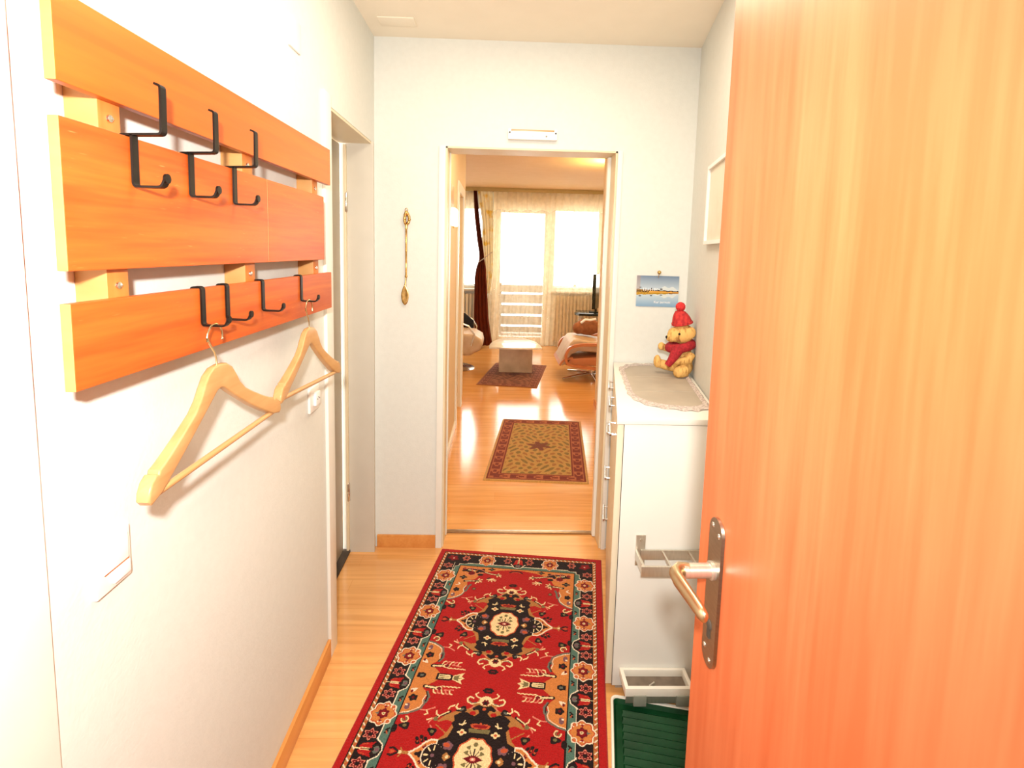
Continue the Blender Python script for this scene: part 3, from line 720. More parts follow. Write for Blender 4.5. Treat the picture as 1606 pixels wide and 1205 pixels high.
bm_tube(bm, [bp(400, 790, 110 * q), bp(270, 770, 140 * q), bp(172, 740, 120 * q)], [58 * q, 54 * q, 48 * q], 14)
blob(bm, bp(170, 738, 115 * q), (50 * q, 50 * q, 60 * q))
remesh('body', bm, 0.0026, M['bear'], bear, 5)
for e_ in (bp(335, 518, -122 * q), bp(250, 490, 30 * q)):
    bm = bmesh.new(); blob(bm, e_, (17 * q, 14 * q, 17 * q), 2); from_bm('eye', bm, M['black'], bear, True)
bm = bmesh.new(); blob(bm, bp(198, 583, -10 * q), (20 * q, 24 * q, 24 * q), 2); from_bm('nose', bm, M['black'], bear, True)
tube('mouth', [bp(205, 600, -40 * q), bp(245, 604, -72 * q), bp(300, 606, -82 * q), bp(348, 618, -108 * q)], 4.5 * q, M['brown_plush'], bear, 6)
bm = bmesh.new()
c0, c1 = bp(415, 395), bp(372, 195); ax = (c1 - c0); R = []
prof = [(0, 132), (0.03, 142), (0.16, 142), (0.18, 132), (0.5, 116), (0.75, 92), (0.93, 66), (1.0, 30)]
for t, r_ in prof:
    c = c0 + ax * t; R.append([bm.verts.new(c + Vector((math.cos(2 * PI * k / 40) * r_ * q * (1 + 0.03 * (k % 2)), math.sin(2 * PI * k / 40) * r_ * q * (1 + 0.03 * (k % 2)), -0.30 * math.cos(2 * PI * k / 40) * r_ * q * -0.75 * (1 - t)))) for k in range(40)])
for i in range(len(R) - 1):
    for k in range(40): bm.faces.new((R[i][k], R[i][(k + 1) % 40], R[i + 1][(k + 1) % 40], R[i + 1][k]))
bm.faces.new(R[0]); bm.faces.new(R[-1])
hat = from_bm('bobble_hat', bm, M['red_knit'], bear, True)
bm = bmesh.new(); bmesh.ops.create_icosphere(bm, subdivisions=4, radius=66 * q, matrix=Matrix.Translation(bp(374, 145)))
for v in bm.verts:
    d = (v.co - bp(374, 145)); v.co = bp(374, 145) + d * (1 + 0.10 * math.sin(d.x * 900) * math.sin(d.y * 950 + 1) * math.sin(d.z * 870))
from_bm('pompom', bm, M['pompom'], hat, True)
bm = bmesh.new()
ring = []
for k in range(28):
    a = 2 * PI * k / 28
    ring.append(bp(405 + 150 * math.cos(a), 705 - 38 * math.cos(a), 150 * q * math.sin(a)))
bm_tube(bm, ring, 64 * q, 14, closed=True)
bm_tube(bm, [bp(320, 740, -130 * q), bp(255, 820, -190 * q), bp(205, 890, -205 * q), bp(165, 950, -195 * q)], [84 * q, 66 * q, 52 * q, 44 * q], 14)
from_bm('scarf', bm, M['red_scarf'], bear, True)

# ------------------------------------------------------------------ umbrella holder on the near end of the cabinet
CYN = 1.585
ur = thing('umbrella_holder', (0.61, CYN, 0.53), 'aluminium umbrella ring bar screwed to the cabinet end beside the door handle', 'umbrella holder')
for x in (0.476, 0.712):
    b = box('bracket', x, x + 0.032, CYN - 0.005, CYN, 0.475, 0.582, M['alu'], ur, 0.0015)
    for z in (0.492, 0.566):
        lathe('screw', [(0.0002, 0), (0.0045, 0), (0.004, -0.002), (0.0002, -0.0028)], (x + 0.016, CYN - 0.005, z), M['chrome'], b, 'y', 10)
box('back_rail', 0.492, 0.744, CYN - 0.012, CYN - 0.006, 0.500, 0.534, M['alu'], ur, 0.001)
box('front_rail', 0.470, 0.744, CYN - 0.098, CYN - 0.090, 0.498, 0.532, M['alu'], ur, 0.0015)
for x in (0.474, 0.738):
    box('side_arm', x, x + 0.008, CYN - 0.092, CYN - 0.004, 0.500, 0.532, M['alu'], ur, 0.001)
for x in (0.562, 0.650):
    box('divider', x, x + 0.006, CYN - 0.091, CYN - 0.010, 0.522, 0.531, M['alu'], ur, 0.001)
ud = thing('drip_tray', (0.56, CYN, 0.10), 'small white umbrella drip tray at the foot of the cabinet end', 'drip tray')
x0, x1, y0, y1, z0, z1 = 0.442, 0.668, CYN - 0.086, CYN - 0.001, 0.072, 0.100
bm = bmesh.new()
for a_, b_ in (((x0, y1 - 0.010, z0), (x1, y1, z1)), ((x0, y0, z0), (x1, y0 + 0.012, z1)), ((x0, y0 + 0.010, z0), (x0 + 0.012, y1 - 0.008, z1)), ((x1 - 0.012, y0 + 0.010, z0), (x1, y1 - 0.008, z1))):
    bm_box(bm, a_[0], b_[0], a_[1], b_[1], a_[2], b_[2], 0.001)
from_bm('tray_rim', bm, M['cream_plastic'], ud, True)
box('tray_floor', x0 + 0.011, x1 - 0.011, y0 + 0.011, y1 - 0.009, z0, z0 + 0.004, M['dark_steel'], ud)
box('front_bracket', x0 + 0.004, x1 - 0.004, y0 + 0.004, y0 + 0.010, 0.044, z0, M['alu'], ud, 0.001)
for x in (0.470, 0.612):
    box('clip', x, x + 0.042, y0 - 0.004, y0 + 0.004, 0.040, 0.076, M['grey_green'], ud, 0.001)
bm = bmesh.new(); bm_prism(bm, [(0.532, z0 + 0.0045), (0.552, z0 + 0.0045), (0.549, z0 + 0.018)], y0 + 0.035, y0 + 0.04, 0, 'y')
from_bm('floor_wedge', bm, M['alu'], ud)  # small shiny wedge standing on the tray floor

# boot tray
ca, sa = math.cos(math.atan(WS)), math.sin(math.atan(WS))
TO = Vector((0.409, 1.560, 0))
def tp(u, v, z): return TO + Vector((u * ca - v * sa, -u * sa - v * ca, z))
bt = thing('boot_tray', tp(0.155, 0.19, 0), 'dark green ribbed boot tray with cream rim on the floor by the door', 'tray')
TW, TL_ = 0.305, 0.38
def rrect(u0, u1, v0, v1, r, n=5):
    out = []
    for cx_, cy_, a0 in ((u1 - r, v1 - r, 0), (u0 + r, v1 - r, 90), (u0 + r, v0 + r, 180), (u1 - r, v0 + r, 270)):
        for k in range(n + 1):
            a = math.radians(a0 + 90 * k / n); out.append((cx_ + r * math.cos(a), cy_ + r * math.sin(a)))
    return out
def ring_stack(stack):
    bm = bmesh.new(); rs = []
    for pts, z in stack: rs.append([bm.verts.new(tp(p[0], p[1], z)) for p in pts])
    n = len(rs[0])
    for i in range(len(rs) - 1):
        for k in range(n): bm.faces.new((rs[i][k], rs[i][(k + 1) % n], rs[i + 1][(k + 1) % n], rs[i + 1][k]))
    return bm, rs
bm, rs = ring_stack([(rrect(0.002, TW - 0.002, 0.002, TL_ - 0.002, 0.02), 0.0), (rrect(0, TW, 0, TL_, 0.02), 0.022), (rrect(0.002, TW - 0.002, 0.002, TL_ - 0.002, 0.02), 0.026), (rrect(0.008, TW - 0.008, 0.008, TL_ - 0.008, 0.016), 0.026), (rrect(0.010, TW - 0.010, 0.010, TL_ - 0.010, 0.014), 0.022)])
from_bm('rim', bm, M['cream_plastic'], bt, True)
bm, rs = ring_stack([(rrect(0.009, TW - 0.009, 0.009, TL_ - 0.009, 0.014), 0.0235), (rrect(0.018, TW - 0.018, 0.018, TL_ - 0.018, 0.012), 0.010), (rrect(0.030, TW - 0.030, 0.028, TL_ - 0.028, 0.010), 0.010)])
bm.faces.new(rs[-1])
from_bm('basin', bm, M['green'], bt, True)
bm = bmesh.new()
k = 0
v = 0.040
while v < TL_ - 0.06:
    prof = [(v, 0.0102), (v + 0.003, 0.016), (v + 0.008, 0.0185), (v + 0.014, 0.016), (v + 0.0235, 0.0102)]
    a_ = [bm.verts.new(tp(0.036 + (0.004 if 0 < i < 4 else 0), p[0], p[1])) for i, p in enumerate(prof)]; b_ = [bm.verts.new(tp(TW - 0.036, p[0], p[1])) for p in prof]
    for i in range(4): bm.faces.new((a_[i], a_[i + 1], b_[i + 1], b_[i]))
    bm.faces.new(a_); bm.faces.new(b_)
    v += 0.0262
from_bm('ribs', bm, M['green'], bt, True)

# ------------------------------------------------------------------ entrance door, standing open on the right
DE, DH = Vector((0.306, 0.70, 0)), Vector((0.322, -0.17, 0))
dd = (DH - DE).normalized(); dn = Vector((dd.y, -dd.x, 0))      # dn points into the corridor (-x)
if dn.x > 0: dn = -dn
def dp(s, o, z): return DE + dd * s + dn * o + Vector((0, 0, z))
ed = thing('door_2', (DE + dd * 0.43), 'open reddish beech entrance door filling the right side', 'door', kind='structure')
bm = bmesh.new()
bm_prism(bm, [dp(0, 0, 0)[:2], dp(0.87, 0, 0)[:2], dp(0.87, -0.04, 0)[:2], dp(0, -0.04, 0)[:2]], 0.012, 2.0, 0.0015)
from_bm('leaf', bm, M['door'], ed, True)
# long plate
def plate_pts(w, zt, zb, n=10):
    out = []
    for k in range(n + 1): a = PI * k / n; out.append((w * math.cos(a), zt - w + w * math.sin(a)))
    for k in range(n + 1): a = PI + PI * k / n; out.append((w * math.cos(a), zb + w + w * math.sin(a)))
    return out
PS = 0.0555
bm = bmesh.new(); pts = plate_pts(0.0195, 1.158, 0.942)
A_ = [bm.verts.new(dp(PS + p[0], 0.0005, p[1])) for p in pts]; B_ = [bm.verts.new(dp(PS + p[0] * 0.94, 0.0045, p[1])) for p in pts]
n = len(pts); bm.faces.new(B_); bm.faces.new(A_)
for i in range(n): bm.faces.new((A_[i], A_[(i + 1) % n], B_[(i + 1) % n], B_[i]))
plate = from_bm('handle_plate', bm, M['nickel'], ed, True, math.radians(25))
for s_, z in ((-0.008, 1.145), (0.010, 1.138), (-0.010, 0.965), (0.006, 0.954)):
    c = dp(PS + s_, 0.0045, z); bm = bmesh.new(); bmesh.ops.create_uvsphere(bm, u_segments=10, v_segments=6, radius=0.0038, matrix=Matrix.Translation(c) @ Matrix.Diagonal((0.5, 1, 1, 1)))
    from_bm('screw', bm, M['chrome'], plate, True)
bm = bmesh.new()
kc = dp(PS, 0.0045, 1.003)
bmesh.ops.create_uvsphere(bm, u_segments=12, v_segments=8, radius=0.0075, matrix=Matrix.Translation(kc) @ Matrix.Diagonal((0.35, 1, 1, 1)))
bm_prism(bm, [dp(PS - 0.0035, 0.003, 0)[:2], dp(PS + 0.0035, 0.003, 0)[:2], dp(PS + 0.0035, 0.006, 0)[:2], dp(PS - 0.0035, 0.006, 0)[:2]], 0.984, 1.003)
from_bm('keyhole', bm, M['dark'], plate)
# lever: round neck, then a flattened grip turning toward the hinge side
LZ = 1.083
bm = bmesh.new()
bm_tube(bm, [dp(PS, 0.004, LZ), dp(PS, 0.009, LZ), dp(PS, 0.0095, LZ), dp(PS, 0.046, LZ)], [0.0125, 0.0125, 0.0098, 0.0098], 18)
neck = from_bm('lever_neck', bm, M['alu'], ed, True)
bm = bmesh.new()
path = [(0.0, 0.038, 0.010, 0.010), (-0.002, 0.050, 0.0108, 0.010), (0.006, 0.0585, 0.0112, 0.009), (0.018, 0.060, 0.0112, 0.0075), (0.040, 0.0575, 0.0108, 0.0068), (0.062, 0.055, 0.0102, 0.0064), (0.078, 0.0535, 0.0096, 0.0062), (0.085, 0.0525, 0.0075, 0.005), (0.088, 0.052, 0.0035, 0.0025)]
rings = []
for i, (s_, o_, hz, ht) in enumerate(path):
    j0, j1 = max(i - 1, 0), min(i + 1, len(path) - 1)
    t2 = Vector((path[j1][0] - path[j0][0], path[j1][1] - path[j0][1])).normalized(); nn = Vector((-t2.y, t2.x))
    rg = []
    for k in range(16):
        a = 2 * PI * k / 16
        rg.append(bm.verts.new(dp(PS + s_ + nn.x * ht * math.cos(a), o_ + nn.y * ht * math.cos(a), LZ - 0.16 * max(0, s_ - 0.01) * 0.25 + hz * math.sin(a))))
    rings.append(rg)
for i in range(len(rings) - 1):
    for k in range(16): bm.faces.new((rings[i][k], rings[i][(k + 1) % 16], rings[i + 1][(k + 1) % 16], rings[i + 1][k]))
bm.faces.new(rings[0]); bm.faces.new(rings[-1])
from_bm('lever_handle', bm, M['bronze'], ed, True)
struct(box('light_block_wall', XL - 0.16, 0.9, -0.9, -0.8, 0, CZ, M['grey']), 'unseen wall added behind the camera to keep out daylight')  # added to shut the corridor off from the bright world

# ------------------------------------------------------------------ red runner: the woven pattern is painted stitch by stitch
RES = 0.002
RW_, RL_ = 0.80, 1.614
NU, NV = int(RW_ / RES), int(RL_ / RES)
IMG = np.zeros((NV, NU, 3)); 
C = dict(red=(158, 23, 23), deep=(128, 18, 24), black=(34, 22, 22), teal=(84, 116, 104), orange=(208, 128, 66), tan=(176, 118, 64), cream=(240, 212, 160), white=(240, 222, 196),
         dred=(112, 16, 26), olive=(120, 108, 70), grey=(104, 106, 96), mauve=(124, 84, 92), pink=(222, 130, 110), rust=(196, 84, 48))
C = {k: L3(v) * (1.0 if k in ('red', 'deep') else 0.8) for k, v in C.items()}
IMG[:] = C['red']
FM = 0.766       # mirror line of the field pattern along v
def fill_poly(pts, col):
    p = np.asarray(pts, float) / RES
    u0, u1 = int(max(0, np.floor(p[:, 0].min()))), int(min(NU - 1, np.ceil(p[:, 0].max())))
    v0, v1 = int(max(0, np.floor(p[:, 1].min()))), int(min(NV - 1, np.ceil(p[:, 1].max())))
    if u1 < u0 or v1 < v0: return
    X, Y = np.meshgrid(np.arange(u0, u1 + 1) + 0.5, np.arange(v0, v1 + 1) + 0.5)
    ins = np.zeros(X.shape, bool); n = len(p)
    for i in range(n):
        x1, y1 = p[i]; x2, y2 = p[(i + 1) % n]
        if y1 == y2: continue
        cnd = ((y1 > Y) != (y2 > Y)) & (X < (x2 - x1) * (Y - y1) / (y2 - y1) + x1)
        ins ^= cnd
    IMG[v0:v1 + 1, u0:u1 + 1][ins] = C[col]
def stroke(pts, w, col, closed=False):
    p = [np.array(q, float) for q in pts]
    if closed: p = p + [p[0]]
    for a, b in zip(p[:-1], p[1:]):
        u0, u1 = int(max(0, (min(a[0], b[0]) - w) / RES)), int(min(NU - 1, (max(a[0], b[0]) + w) / RES))
        v0, v1 = int(max(0, (min(a[1], b[1]) - w) / RES)), int(min(NV - 1, (max(a[1], b[1]) + w) / RES))
        if u1 < u0 or v1 < v0: continue
        X, Y = np.meshgrid((np.arange(u0, u1 + 1) + 0.5) * RES, (np.arange(v0, v1 + 1) + 0.5) * RES)
        d = b - a; L2 = max(1e-12, d @ d); t = np.clip(((X - a[0]) * d[0] + (Y - a[1]) * d[1]) / L2, 0, 1)
        k = np.hypot(X - a[0] - t * d[0], Y - a[1] - t * d[1]) < w / 2
        IMG[v0:v1 + 1, u0:u1 + 1][k] = C[col]
def ell(cx_, cy_, rx, ry, n=28, rot=0.0, lob=0, amp=0.0, ph=0.0):
    out = []
    for k in range(n):
        a = 2 * PI * k / n; m = 1 + amp * math.cos(lob * a + ph)
        x, y = rx * m * math.cos(a), ry * m * math.sin(a)
        out.append((cx_ + x * math.cos(rot) - y * math.sin(rot), cy_ + x * math.sin(rot) + y * math.cos(rot)))
    return out
def arc(cx_, cy_, rx, ry, a0, a1, n=9):
    return [(cx_ + rx * math.cos(math.radians(a0 + (a1 - a0) * k / n)), cy_ + ry * math.sin(math.radians(a0 + (a1 - a0) * k / n))) for k in range(n + 1)]
# --- borders (mirror about both middle lines)
MU, MV = RW_ / 2, RL_ / 2
def rect(u0, u1, v0, v1, col): IMG[int(v0 / RES):int(v1 / RES), int(u0 / RES):int(u1 / RES)] = C[col]
rect(0.0265, RW_ - 0.0265, 0.0265, RL_ - 0.0265, 'black')
rect(0.030, RW_ - 0.030, 0.031, RL_ - 0.031, 'tan')
for k in range(0, 170):        # guard stripe zigzag
    v = 0.034 + k * 0.0096
    if v < RL_ - 0.034:
        for m in (0, 1):
            f = (lambda u: u) if m == 0 else (lambda u: RW_ - u)
            s = 1 if k % 2 else -1
            stroke([(f(0.0365 - 0.005 * s), v), (f(0.0365 + 0.005 * s), v + 0.0096)], 0.0042, 'white' if k % 2 else 'rust')
    u = 0.034 + k * 0.0096
    if u < RW_ - 0.034:
        for vv in (0.0365, RL_ - 0.0365):
            s = 1 if k % 2 else -1
            stroke([(u, vv - 0.005 * s), (u + 0.0096, vv + 0.005 * s)], 0.0036, 'white' if k % 2 else 'rust')
rect(0.0425, RW_ - 0.0425, 0.043, RL_ - 0.043, 'black')
VB = 0.107      # inner side of the black band across the ends
rect(0.0975, RW_ - 0.0975, VB, RL_ - VB, 'white'); rect(0.100, RW_ - 0.100, VB + 0.003, RL_ - VB - 0.003, 'teal')
rect(0.126, RW_ - 0.126, 0.126, RL_ - 0.126, 'black'); rect(0.1305, RW_ - 0.1305, 0.1305, RL_ - 0.1305, 'red')
def B(kind, along, side, offs):
    """border motif in a local frame: p runs along the band, q from the rug edge inward"""
    def T(p, q):
        if side == 'L': return (q, along + p)
        if side == 'R': return (RW_ - q, along + p)
        if side == 'T': return (along + p, q)
        return (along + p, RL_ - q)
    def P(pts, col): fill_poly([T(*x) for x in pts], col)
    def K(pts, w, col): stroke([T(*x) for x in pts], w, col)
    ks = 1.0 if side in 'LR' else 0.93; c = 0.0795 if side in 'LR' else 0.0765
    if kind == 'rosette':
        for r_, col in ((1.0, 'white'), (0.90, 'rust'), (0.80, 'orange')):
            P([(x, y) for x, y in ell(0, c, 0.0425 * r_ * ks, 0.0425 * r_ * ks, 48, 0, 8, 0.09, 0.2)], col)
        for s in (-1, 1):      # inner curls
            K(arc(s * 0.026, c + 0.024, 0.008, 0.008, 20, 300), 0.0032, 'white'); K(arc(s * 0.026, c + 0.024, 0.0045, 0.0045, 0, 360), 0.003, 'rust')
            K([(s * 0.030, c - 0.006), (s * 0.026, c), (s * 0.030, c + 0.006)], 0.0035, 'white'); P(ell(s * 0.025, c - 0.001, 0.004, 0.005), 'deep')
        P([(-0.006, c - 0.012), (0, c - 0.030), (0.006, c - 0.012)], 'grey')
        P(ell(0, c, 0.0175, 0.0175, 40, 0, 6, 0.14), 'dred'); P(ell(0, c, 0.0105, 0.0105, 24, 0, 6, 0.2), 'deep')
        P(ell(0, c + 0.001, 0.0052, 0.0062), 'cream'); P(ell(0, c + 0.001, 0.002, 0.003), 'olive')
        K([(-0.006, c + 0.037), (0, c + 0.041), (0.006, c + 0.037)], 0.003, 'rust')
    if kind == 'tulip':
        w = 0.036 * ks; dq = 0.0 if side in 'LR' else -0.004
        P([(-w * 1.12, 0.094 + dq), (-w * 0.78, 0.108 + dq), (-w * 0.55, 0.120 + dq), (0, 0.1255 + dq), (w * 0.55, 0.120 + dq), (w * 0.78, 0.108 + dq), (w * 1.12, 0.094 + dq)], 'white')
        P([(-w, 0.090 + dq), (-w * 0.70, 0.106 + dq), (-w * 0.48, 0.117 + dq), (0, 0.122 + dq), (w * 0.48, 0.117 + dq), (w * 0.70, 0.106 + dq), (w, 0.090 + dq)], 'black')
        P(ell(0, 0.106 + dq, 0.012, 0.010), 'grey'); P(ell(0, 0.108 + dq, 0.006, 0.006), 'mauve')
        for s in (-1, 1):
            P([(0, 0.056), (s * 0.009, 0.052), (s * 0.018, 0.062), (s * 0.020, 0.078), (s * 0.024, 0.098), (s * 0.012, 0.090), (s * 0.004, 0.094)], 'red')
            K([(s * 0.013, 0.060), (s * 0.016, 0.075)], 0.003, 'rust')
        P(ell(0, 0.094 + dq, 0.005, 0.007), 'black')
        K([(0, 0.040), (0, 0.056)], 0.004, 'cream'); K([(-0.003, 0.058), (-0.003, 0.084)], 0.003, 'cream'); K([(0.003, 0.058), (0.003, 0.084)], 0.003, 'cream'); K([(0, 0.066), (0, 0.082)], 0.003, 'olive')
    if kind == 'flower':
        q = 0.069
        P(ell(0, q, 0.0165, 0.0195, 36, 0, 6, 0.24), 'pink'); P(ell(0, q, 0.0130, 0.0160, 36, 0, 6, 0.24), 'dred'); P(ell(0, q, 0.006, 0.007), 'black')
        for k in range(6):
            a = 2 * PI * k / 6; P(ell(0.0085 * math.cos(a), q + 0.010 * math.sin(a), 0.0022, 0.0024, 8), 'pink')
    if kind == 'notch':
        P([(-0.012, 0.100), (0.012, 0.100), (0.010, 0.104), (0, 0.108), (-0.010, 0.104)], 'teal')
        K([(-0.010, 0.119), (-0.004, 0.111), (0, 0.117), (0.006, 0.111)], 0.006, 'black'); K([(0.000, 0.113), (0.008, 0.118)], 0.004, 'rust')
for side in 'LR':
    for k in range(6): B('rosette', 0.21 + 0.2388 * k, side, 0)
    for k in range(5):
        B('tulip', 0.3294 + 0.2388 * k, side, 0)
    for k in range(5):
        for s in (-0.0465, 0.0455): B('flower', 0.3294 + 0.2388 * k + s, side, 0)
        for s in (-0.062, 0.062): B('notch', 0.3294 + 0.2388 * k + s, side, 0)
    B('flower', 0.133, side, 0); B('flower', RL_ - 0.133, side, 0)
for side in 'TB':
    for u in (MU - 0.152, MU + 0.152): B('rosette', u, side, 0)
    B('tulip', MU, side, 0)
    for s in (-0.053, 0.053, -0.256, 0.256): B('flower', MU + s, side, 0)
# corner blossoms and the stepped inner corner
for mu in (0, 1):
    for mv in (0, 1):
        T = lambda p: (RW_ - p[0] if mu else p[0], RL_ - p[1] if mv else p[1])
        fill_poly([T(p) for p in ell(0.080, 0.073, 0.026, 0.020, 40, 0.4, 5, 0.15)], 'dred'); fill_poly([T(p) for p in ell(0.080, 0.073, 0.019, 0.014, 40, 0.4, 5, 0.2)], 'deep'); fill_poly([T(p) for p in ell(0.083, 0.075, 0.004, 0.004)], 'white')
        fill_poly([T(p) for p in ((0.0975, VB), (0.16, VB), (0.16, VB + 0.006), (0.14, VB + 0.008), (0.120, VB + 0.008), (0.118, 0.130), (0.104, 0.134), (0.104, 0.158), (0.0975, 0.16))], 'black')
        stroke([T(p) for p in ((0.165, VB + 0.001), (0.15, VB + 0.008), (0.122, VB + 0.009), (0.120, 0.131), (0.105, 0.136), (0.105, 0.160), (0.099, 0.164))], 0.003, 'white')
# --- field motifs. x measured from the middle line, y along the rug; mirrored left-right and about FM
def F(fn, syms=4):
    Ts = [lambda p, sx=sx, sy=sy: (MU + sx * p[0], (2 * FM - p[1]) if sy else p[1]) for sx in (-1, 1) for sy in (0, 1)]
    def P(pts, col):
        for T in Ts: fill_poly([T(p) for p in pts], col)
    def K(pts, w, col):
        for T in Ts: stroke([T(p) for p in pts], w, col)
    fn(P, K)
def corner(P, K):
    e = 0.2695
    P([(e, .1305), (0, .1305), (0.0, .137), (0.03, .139), (0.075, .146), (0.11, .156), (0.135, .166), (0.16, .185), (0.172, .205), (0.18, .222), (0.205, .235), (0.21, .25), (0.205, .27), (0.212, .293), (0.206, .312), (0.21, .33), (0.225, .345), (0.245, .358), (e, .366)], 'orange')
    K([(0.206, .268), (0.214, .292), (0.207, .312), (0.213, .333), (0.228, .349), (0.247, .362), (e, .37)], 0.005, 'grey'); K([(0.209, .272), (0.2175, .293), (0.210, .312), (0.216, .33), (0.231, .345), (0.25, .357), (e, .365)], 0.003, 'white')
    K([(0.190, .262), (0.197, .275), (0.199, .292), (0.203, .308)], 0.009, 'grey')
    P([(0, .137), (0.02, .139), (0.045, .16), (0.03, .165), (0.0, .15)], 'red'); K(arc(0, .170, 0.033, 0.026, 215, 330), 0.007, 'black'); K(arc(0, .172, 0.028, 0.022, 220, 320), 0.003, 'rust')
    # palm motif
    P(ell(0.215, .158, 0.035, 0.014, 30, 0.25, 4, 0.2), 'black'); P(ell(0.168, .160, 0.024, 0.012, 24, 0.7), 'black'); P(ell(0.205, .180, 0.016, 0.014), 'dred'); P(ell(0.245, .152, 0.010, 0.010), 'dred')
    K([(0.225, .157), (0.195, .162)], 0.006, 'cream'); K([(0.208, .153), (0.205, .166)], 0.005, 'rust')
    K([(0.255, .147), (0.200, .146), (0.165, .150), (0.145, .163)], 0.003, 'pink'); K([(0.15, .175), (0.17, .172), (0.185, .19), (0.215, .197), (0.235, .18)], 0.003, 'pink')
    P(ell(0.117, .143, 0.015, 0.009, 20, 0, 4, 0.25), 'black'); P(ell(0.117, .143, 0.005, 0.004), 'grey'); P(ell(0.236, .213, 0.015, 0.012, 20, 0, 4, 0.3), 'black'); P(ell(0.236, .213, 0.006, 0.004), 'grey'); P(ell(0.163, .188, 0.013, 0.009), 'black')
    # leaf sprays and little fish
    K([(0.155, .165), (0.12, .176), (0.085, .182)], 0.010, 'black'); K([(0.145, .168), (0.115, .177), (0.09, .181)], 0.004, 'cream')
    for dx, dy in ((0, -.012), (-.012, -.002), (-.013, .010), (.004, .012)): K([(0.083, .181), (0.079 + dx, .183 + dy)], 0.0045, 'cream')
    P(ell(0.082, .182, 0.006, 0.006), 'olive')
    K([(0.225, .240), (0.195, .236), (0.17, .234)], 0.011, 'black'); K([(0.22, .240), (0.178, .2345)], 0.005, 'cream')
    for dx, dy in ((-.004, -.016), (-.018, -.010), (-.018, .006), (-.006, .014), (0.006, .02)): K([(0.165, .232), (0.165 + dx, .232 + dy)], 0.005, 'cream')
    P(ell(0.165, .232, 0.008, 0.007), 'olive')
    P(ell(0.117, .212, 0.009, 0.009), 'black'); P(ell(0.117, .212, 0.004, 0.004), 'dred')
    for dx, dy in ((-.028, .004), (-.026, .013), (-.012, .018), (.004, .016), (.014, .006), (-.016, -.006)): K([(0.112, .214), (0.112 + dx, .214 + dy)], 0.004, 'cream')
    P(ell(0.246, .300, 0.013, 0.013, 20, 0, 5, 0.15), 'black'); P(ell(0.253, .335, 0.009, 0.012), 'mauve'); P(ell(0.257, .33, 0.004, 0.004), 'white'); K([(0.255, .27), (0.24, .262), (0.248, .252)], 0.005, 'white')
    K(arc(0.243, .384, 0.011, 0.011, 0, 270), 0.004, 'cream'); K(arc(0.243, .384, 0.006, 0.006, 0, 270), 0.004, 'olive'); K([(0.268, .378), (0.252, .39), (0.238, .395)], 0.005, 'cream')
    P(ell(0.237, .408, 0.017, 0.012, 20, 0, 3, 0.2), 'black'); P(ell(0.237, .407, 0.006, 0.005), 'olive'); P(ell(0.267, .418, 0.010, 0.014), 'black')
    K([(0.208, .352), (0.19, .352), (0.165, .343)], 0.0045, 'pink'); K([(0.19, .352), (0.18, .362), (0.172, .365)], 0.0045, 'cream')
    P(ell(0.170, .288, 0.010, 0.010), 'dred'); P(ell(0.170, .288, 0.006, 0.006), 'olive')
